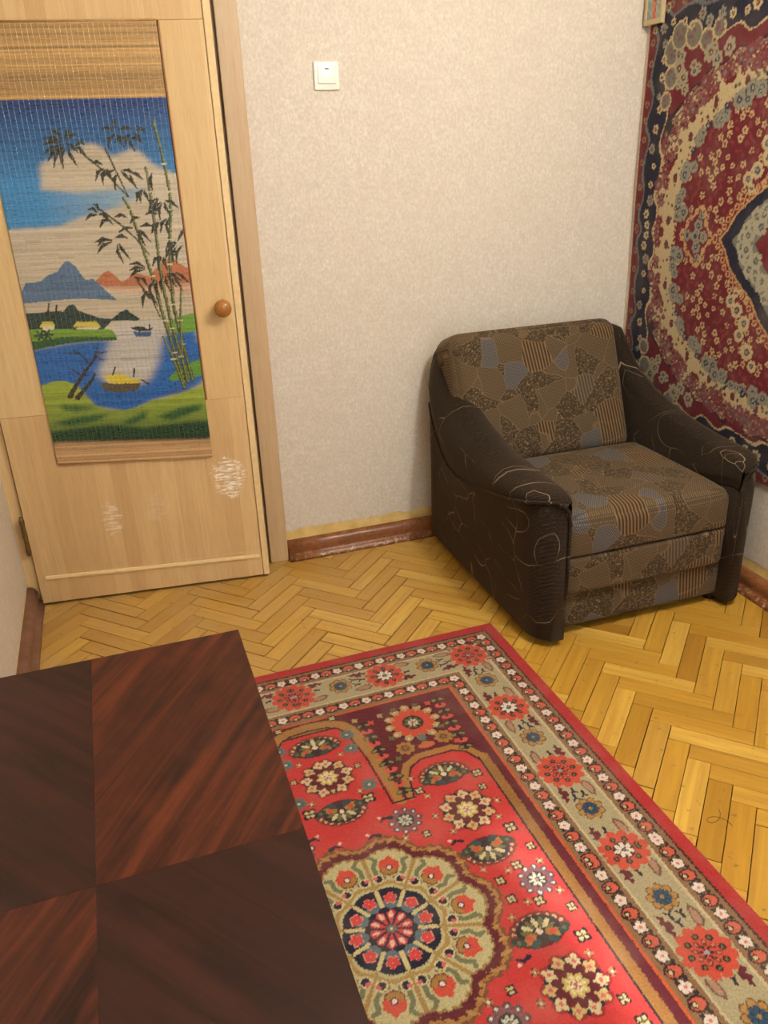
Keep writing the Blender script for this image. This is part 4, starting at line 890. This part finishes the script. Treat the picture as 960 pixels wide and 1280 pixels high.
# ---------------------------------------------------------------- light switch
M_sw = M_plain('switch_plastic', L(238, 234, 222), 0.3, 0.5, 0.02, 20)
sw = empty('light_switch', (1.1925, -0.0016, 1.6485))
box('plate', -.0405, .0405, -.009, 0, -.0405, .0405, M_sw, sw, .0035, 3, True)
rk = box('rocker', -.0295, .0295, -.0125, -.008, -.0235, .0255, M_sw, sw, .002, 2, True); rk.rotation_euler = (-0.03, 0, 0)
box('indicator', -.007, .007, -.0132, -.0115, .0165, .0205, M_plain('indicator_dark', L(58, 58, 56), .3), rk, .0008)
tag(sw, 'white single rocker light switch with dark indicator on the papered wall', 'switch')

# ---------------------------------------------------------------- small picture over the carpet corner
pic = empty('small_picture', (W-0.0175, -0.068, 1.850))
M_pf = M_plain('picture_frame_cream', L(186, 164, 122), 0.45, 0.5, 0.08, 70)
fr = obj('frame', bm_mesh('frame', box_bm(-.014, 0, -.050, -.038, -.066, .066, .001), M_pf), pic)
for nm, (y0, y1, z0, z1) in (('frame', (.038, .050, -.066, .066)), ('frame', (-.038, .038, -.066, -.050)), ('frame', (-.038, .038, .050, .066))): box(nm, -.014, 0, y0, y1, z0, z1, M_pf, pic, .001)
t = NT('picture_print', 0.35, 0.5); oc = t.coord(); s = t.sep(oc); n = t.noise(oc, 55, 3)
cc_ = t.ramp(n, [(0.35, L(112, 134, 132)), (0.55, L(150, 164, 150)), (0.7, L(196, 186, 150))])
fig = t.step(t.math('ADD', t.math('ABSOLUTE', s[1]), t.math('MULTIPLY', n, 0.012)), 0.020, 0.016)
cc_ = t.mix(fig, cc_, t.ramp(t.noise(oc, 90, 2), [(0.4, L(150, 60, 48)), (0.6, L(204, 130, 100))]))
t.color(cc_); box('print', -.010, -.001, -.0385, .0385, -.0505, .0505, t.m, pic)
tag(pic, 'small cream-framed picture in the room corner over the wall carpet edge', 'picture')

# ---------------------------------------------------------------- armchair
def fabric(name, light_=True, ky=1.0):
    t = NT(name, 0.85, 0.2); oc = t.coord(); x, y, z = t.sep(oc)
    if light_: v = t.comb(x, t.math('SUBTRACT', z, t.math('MULTIPLY', y, ky)), 0.0)
    else: v = t.comb(t.math('ADD', y, t.math('MULTIPLY', x, 0.8)), t.math('SUBTRACT', z, t.math('MULTIPLY', x, 0.5)), 0.0)
    warp = t.noise(v, 7.0 if light_ else 4.5, 1 if light_ else 0, 0.5, 0.0, 1); vw = t.vmath('ADD', v, t.vmath('SCALE', warp)); 
    vw.node.inputs[1].links[0].from_node.inputs['Scale'].default_value = 0.07 if light_ else 0.26
    sx, sy, _ = t.sep(v)
    # woven dots
    gx = t.math('FRACT', t.math('MULTIPLY', sx, 150.0)); gyv = t.math('MULTIPLY', sy, 190.0); odd = t.math('MULTIPLY', t.math('MODULO', t.math('FLOOR', gyv), 2.0), 0.5)
    gx = t.math('FRACT', t.math('ADD', t.math('MULTIPLY', sx, 130.0), odd)); gy = t.math('FRACT', gyv)
    dots = t.math('MULTIPLY', t.step(t.math('ABSOLUTE', t.math('SUBTRACT', gx, 0.5)), 0.32, 0.2), t.step(t.math('ABSOLUTE', t.math('SUBTRACT', gy, 0.5)), 0.38, 0.22))
    sp = t.noise(v, 210, 3, 0.75); fl_ = t.noise(v, 130, 3, 0.7, 1.5)
    if light_:
        vo = t.voro(vw, 11.5); r = t.sep(vo['Color'])[0]; ed = t.voro(vw, 11.5, 'DISTANCE_TO_EDGE')['Distance']
        plain = t.mix(t.math('MULTIPLY', dots, 0.5), L(76, 60, 42), L(132, 112, 82))
        grey = t.mix(t.math('MULTIPLY', dots, 0.55), L(72, 67, 66), L(130, 125, 120))
        st = t.step(t.math('SINE', t.math('MULTIPLY', t.math('ADD', sx, t.math('MULTIPLY', sy, 0.1)), 520.0)), -0.1, 0.5)
        strp = t.mix(st, L(62, 46, 30), L(122, 96, 64))
        flor = t.ramp(fl_, [(0.40, L(52, 39, 26)), (0.54, L(72, 57, 39)), (0.66, L(138, 118, 86))])
        c = t.mix(t.step(r, 0.42, 0.425), plain, grey); c = t.mix(t.step(r, 0.52, 0.525), c, strp); c = t.mix(t.step(r, 0.66, 0.665), c, flor)
        c = t.mix(t.math('MULTIPLY', t.step(ed, 0.020, 0.010), 0.28), c, L(140, 116, 84))
        c = t.mix(t.math('MULTIPLY', t.step(sp, 0.45, 0.65), 0.28), c, L(60, 46, 32))
    else:
        ed = t.voro(vw, 6.5, 'DISTANCE_TO_EDGE')['Distance']; msk = t.step(t.noise(v, 7.0, 2), 0.45, 0.58)
        ln = t.math('MULTIPLY', t.step(ed, 0.010, 0.004), msk)
        vo = t.voro(vw, 6.5); r = t.sep(vo['Color'])[1]
        st = t.step(t.math('SINE', t.math('MULTIPLY', t.math('ADD', sx, sy), 430.0)), 0.55, 0.85)
        c = t.ramp(sp, [(0.40, L(25, 17, 11)), (0.58, L(39, 28, 19)), (0.70, L(78, 61, 42))])
        c = t.mix(t.math('MULTIPLY', t.math('MULTIPLY', st, t.step(r, 0.62, 0.66)), 0.16), c, L(96, 68, 42))
        c = t.mix(t.math('MULTIPLY', ln, 0.62), c, L(176, 154, 124))
    t.color(c); t.b.inputs['Sheen Weight'].default_value = 0.12; t.b.inputs['Sheen Tint'].default_value = (0.8, 0.6, 0.4, 1)
    t.bump(t.math('ADD', sp, t.math('MULTIPLY', dots, 0.5 if light_ else 0.0)), 0.5, 0.0015); return t.m
M_fab = fabric('patchwork_fabric', True); M_fab2 = fabric('patchwork_fabric_back', True, -0.35); M_arm = fabric('leaf_fabric_dark', False)
M_foot = M_plain('foot_black', L(28, 24, 22), 0.5)
XC = 1.897
chair = empty('armchair', (XC, -0.48, 0.0))
def toch(V): return [(x-XC, y+0.48, z) for x, y, z in V]
def puff(name, c, hs, r, pf, m, n=14, tilt=0.0, warp=None, rt=None, rb=None):
    """rounded, softly bulging cushion; c centre, hs half sizes, r corner radius, pf bulge per axis"""
    idx = {}; V = []; F = []
    def vid(i, j, k):
        q = (i, j, k)
        if q not in idx:
            p = [2*a/n-1 for a in q]; w_ = [p[a]*hs[a] for a in range(3)]
            R = [r, r, (rt or r) if p[2] > 0 else (rb or r)]
            if n > 8: w_ = [(math.copysign(1, p[a])*(1-(1-abs(p[a]))**1.5))*hs[a] for a in range(3)]
            inn = [max(-(hs[a]-R[a]), min(hs[a]-R[a], w_[a])) for a in range(3)]
            dv = Vector([(w_[a]-inn[a])/R[a] for a in range(3)])
            if dv.length > 1e-9: dv = dv.normalized()
            o_ = [inn[a]+dv[a]*R[a] for a in range(3)]
            for a in range(3):
                b, e = (a+1) % 3, (a+2) % 3
                o_[a] += math.copysign(1, p[a])*abs(p[a])**2*pf[a]*(1-p[b]**4)*(1-p[e]**4)
            x, y, z = o_
            if warp: x, y, z = warp(x, y, z)
            ca, sa = math.cos(tilt), math.sin(tilt); y, z = y*ca-z*sa, y*sa+z*ca
            idx[q] = len(V); V.append((c[0]+x, c[1]+y, c[2]+z))
        return idx[q]
    for a in range(n):
        for b in range(n):
            for s_ in (0, n):
                for ax in range(3):
                    def mk(i, j): q = [0, 0, 0]; q[ax] = s_; q[(ax+1) % 3] = i; q[(ax+2) % 3] = j; return vid(*q)
                    f = (mk(a, b), mk(a+1, b), mk(a+1, b+1), mk(a, b+1)); F.append(f if s_ else f[::-1])
    return mesh(name, toch(V), F, m, True)
# seat, lower cushion, front board, back
obj('seat_cushion', puff('seat_cushion', (1.897, -0.640, 0.3525), (0.297, 0.262, 0.0635), 0.030, (0.002, 0.006, 0.016), M_fab, 20, 0, None, 0.036, 0.006), chair)
obj('lower_cushion', puff('lower_cushion', (1.897, -0.640, 0.2205), (0.297, 0.262, 0.0665), 0.030, (0.002, 0.006, 0.0), M_fab, 20, 0, None, 0.006, 0.022), chair)
obj('front_board', puff('front_board', (1.897, -0.620, 0.098), (0.330, 0.262, 0.066), 0.012, (0, 0, 0), M_fab, 8), chair)
obj('backrest_cushion', puff('backrest_cushion', (1.845, -0.222, 0.592), (0.330, 0.085, 0.240), 0.044, (0.004, 0.020, 0.004), M_fab2, 22, -0.36), chair)
obj('back_panel', puff('back_panel', (1.892, -0.105, 0.415), (0.345, 0.045, 0.365), 0.030, (0, 0, 0.0), M_arm, 10), chair)

ST = [ # y, top z, seam z, flare
 (-0.065, .752, .600, .018), (-0.085, .790, .570, .028), (-0.12, .788, .530, .036), (-0.17, .732, .480, .040), (-0.23, .675, .430, .043), (-0.30, .634, .398, .045), (-0.38, .600, .388, .046), (-0.46, .576, .395, .046), (-0.55, .556, .410, .045), (-0.64, .543, .428, .044),
 (-0.73, .534, .447, .042), (-0.81, .527, .466, .038), (-0.86, .521, .480, .030), (-0.895, .512, .488, .016), (-0.915, .500, .486, -.004), (-0.924, .486, .478, -.018)]
def arm(sg):
    XI, XO = 0.298, 0.394      # inner face and outer face, from the chair's middle
    SP_, PD = [], []; seam = []
    for i, (y, zt, zs, fl_) in enumerate(ST):
        rnd = max(0.0, (-0.86-y))/0.064; sh = 0.045*rnd**2       # the outer front corner is rounded
        xo = XO-sh; xf = xo+fl_-.020; inn = XI
        SP_.append([(inn, .022), (xo-.01, .022), (xo, .032), (xo, zs*.5), (xo+.002, zs-.12), (xo+max(0,fl_-.02)*.35, zs-.05), (xf-.004, zs-.012), (xf, zs), (xf-.2*(xf-inn), zs+.004), (inn, zs+.004)])
        h_ = zt-zs; xi = inn-.002
        w_ = xf-xi
        PD.append([(xf-.006*min(1, w_/.05), zs-.004), (xf+.001, zs+.006*min(1, h_/.02)), (xf+.006*min(1, h_/.08), zs+h_*.30), (xf-.02*w_, zs+h_*.58), (xf-.15*w_, zs+h_*.82), (xf-.34*w_, zs+h_*.96), (xf-.52*w_, zt), (xi+.15*w_, zt-h_*.06), (xi+.03*w_, zt-h_*.22), (xi, zs-.02), (xi, zs-.06), (xf-.3*w_, zs-.04)])
        seam.append((XC+sg*(xf+.002), y, zs+.001))
    def loft(name, secs, m):
        V = []; F = []; K = len(secs[0])
        for i, s_ in enumerate(secs):
            for (x, z) in s_: V.append((XC+sg*x, ST[i][0], z))
        for i in range(len(secs)-1):
            for k in range(K): a = i*K+k; b = i*K+(k+1) % K; F.append((a, b, b+K, a+K))
        F.append(tuple(range(K))); F.append(tuple((len(secs)-1)*K+k for k in range(K)))
        me = mesh(name, toch(V), F, m, True); bm = bmesh.new(); bm.from_mesh(me); bmesh.ops.recalc_face_normals(bm, faces=bm.faces[:]); bm.to_mesh(me); bm.free(); return me
    a_ = obj('arm_panel', loft('arm_panel', SP_, M_arm), chair)
    obj('arm_pad', loft('arm_pad', PD, M_arm), chair)
    tail = [(XC+sg*(XI+.045), -.928, .487), (XC+sg*(XI+.025), -.929, .478), (XC+sg*(XI+.010), -.929, .458), (XC+sg*(XI+.004), -.929, .42), (XC+sg*(XI+.003), -.929, .30), (XC+sg*(XI+.003), -.927, .17)]
    obj('piping', tube_mesh('piping', toch(seam[1:]+tail), 0.0055, M_arm, 8), a_)
arm(-1); arm(1)
obj('fabric_tuck', puff('fabric_tuck', (1.528, -0.150, 0.742), (0.020, 0.030, 0.030), 0.016, (.004, .004, .004), M_fab, 10, 0.9), chair)
for (x, y) in ((1.56, -.15), (2.235, -.15), (1.585, -.84), (2.21, -.84)):
    obj('foot', lathe('foot', [(.024, 0), (.026, .004), (.030, .046), (.030, .050)], M_foot, 14), chair, None, (x-XC, y+.48, 0.0))
tag(chair, 'brown patchwork upholstered armchair with dark curved arms standing in the corner', 'armchair')

# ---------------------------------------------------------------- dark veneered table
TX0, TX1, TY0, TY1, TZ = 0.088, 0.540, -2.553, -1.655, 0.740
def mahog(name, ang, ca, cb, cd_):
    t = NT(name, 0.30, 0.28); oc = t.coord(); v = t.mapv(oc, (1, 1, 1), (0, 0, 0), (0, 0, ang))
    x, y, z = t.sep(v)
    g = t.noise(t.comb(t.math('MULTIPLY', x, 2.2), t.math('MULTIPLY', y, 34.0), 0.0), 1.0, 5, 0.62, 0.9)
    pore = t.noise(t.comb(t.math('MULTIPLY', x, 28.0), t.math('MULTIPLY', y, 320.0), 0.0), 1.0, 3, 0.6); fig = t.noise(t.comb(t.math('MULTIPLY', x, 14.0), t.math('MULTIPLY', y, 9.0), 0.0), 1.0, 3, 0.6, 1.0)
    c = t.ramp(g, [(0.36, cd_), (0.50, ca), (0.64, cb)])
    c = t.mix(t.math('MULTIPLY', t.step(pore, 0.52, 0.66), 0.35), c, cd_); c = t.mix(t.math('MULTIPLY', t.step(fig, 0.45, 0.7), 0.25), c, cb)
    t.color(c); t.rough(t.math('ADD', 0.28, t.math('MULTIPLY', t.noise(oc, 9, 3), 0.16))); t.bump(pore, 0.06, 0.0004); return t.m
RDB = (L(64, 28, 16), L(92, 42, 22), L(34, 14, 9)); DKB = (L(46, 22, 16), L(58, 28, 20), L(32, 15, 11))  # leaves alternate bright and dark to paint in the veneer's light-dependent sheen
M_q1 = mahog('mahogany_leaf_bright_sheen', -math.pi/4-.18, *RDB); M_q2 = mahog('mahogany_leaf_dark_sheen', math.pi/4+.12, *DKB)
M_edge = mahog('mahogany_edge', 0, *DKB)
tb = empty('veneered_table', ((TX0+TX1)/2, (TY0+TY1)/2, 0.0095))
hx, hy, tz = (TX1-TX0)/2, (TY1-TY0)/2, TZ-0.0095
tp = box('table_top', -hx, hx, -hy, hy, tz-.022, tz-.0008, M_edge, tb, .0006, 1)
for (sx, sy) in ((1, 1), (-1, 1), (-1, -1), (1, -1)):
    m_ = M_q1 if sx*sy > 0 else M_q2
    x0, x1 = (0.0001, hx-.0002) if sx > 0 else (-hx+.0002, -0.0001); y0, y1 = (0.0001, hy-.0002) if sy > 0 else (-hy+.0002, -0.0001)
    box('veneer_panel', x0, x1, y0, y1, tz-.0010, tz, m_, tp)
for (x0, x1, y0, y1) in ((-hx+.03, hx-.03, hy-.05, hy-.03), (-hx+.03, hx-.03, -hy+.03, -hy+.05), (hx-.05, hx-.03, -hy+.05, hy-.05), (-hx+.03, -hx+.05, -hy+.05, hy-.05)):
    box('apron', x0, x1, y0, y1, tz-.10, tz-.022, M_edge, tb, .001)
for sx in (-1, 1):
    for sy in (-1, 1):
        V = []; F = []; cx_, cy_ = sx*(hx-.045), sy*(hy-.045)
        for z_, h_ in ((0, .013), (tz-.12, .021), (tz-.022, .021)):
            V += [(cx_-h_, cy_-h_, z_), (cx_+h_, cy_-h_, z_), (cx_+h_, cy_+h_, z_), (cx_-h_, cy_+h_, z_)]
        for i in range(2):
            for k in range(4): F.append((i*4+k, i*4+(k+1) % 4, i*4+4+(k+1) % 4, i*4+4+k))
        F += [(3, 2, 1, 0), (8, 9, 10, 11)]
        obj('leg', mesh('leg', V, F, M_edge), tb)
tag(tb, 'dark mahogany table with four matched veneer panels on its top', 'table')

# ---------------------------------------------------------------- a curled hair on the boards
hp = [(1.560+.020*math.cos(a_)*(1+.35*a_/6), -1.690+.022*math.sin(a_)+.010*a_-.02, .0012) for a_ in [i*.4 for i in range(16)]]
tag(obj('hair_strand', tube_mesh('hair_strand', hp, 0.0005, M_foot, 4)), 'thin curled dark hair lying on the bare boards beside the rug', 'hair')
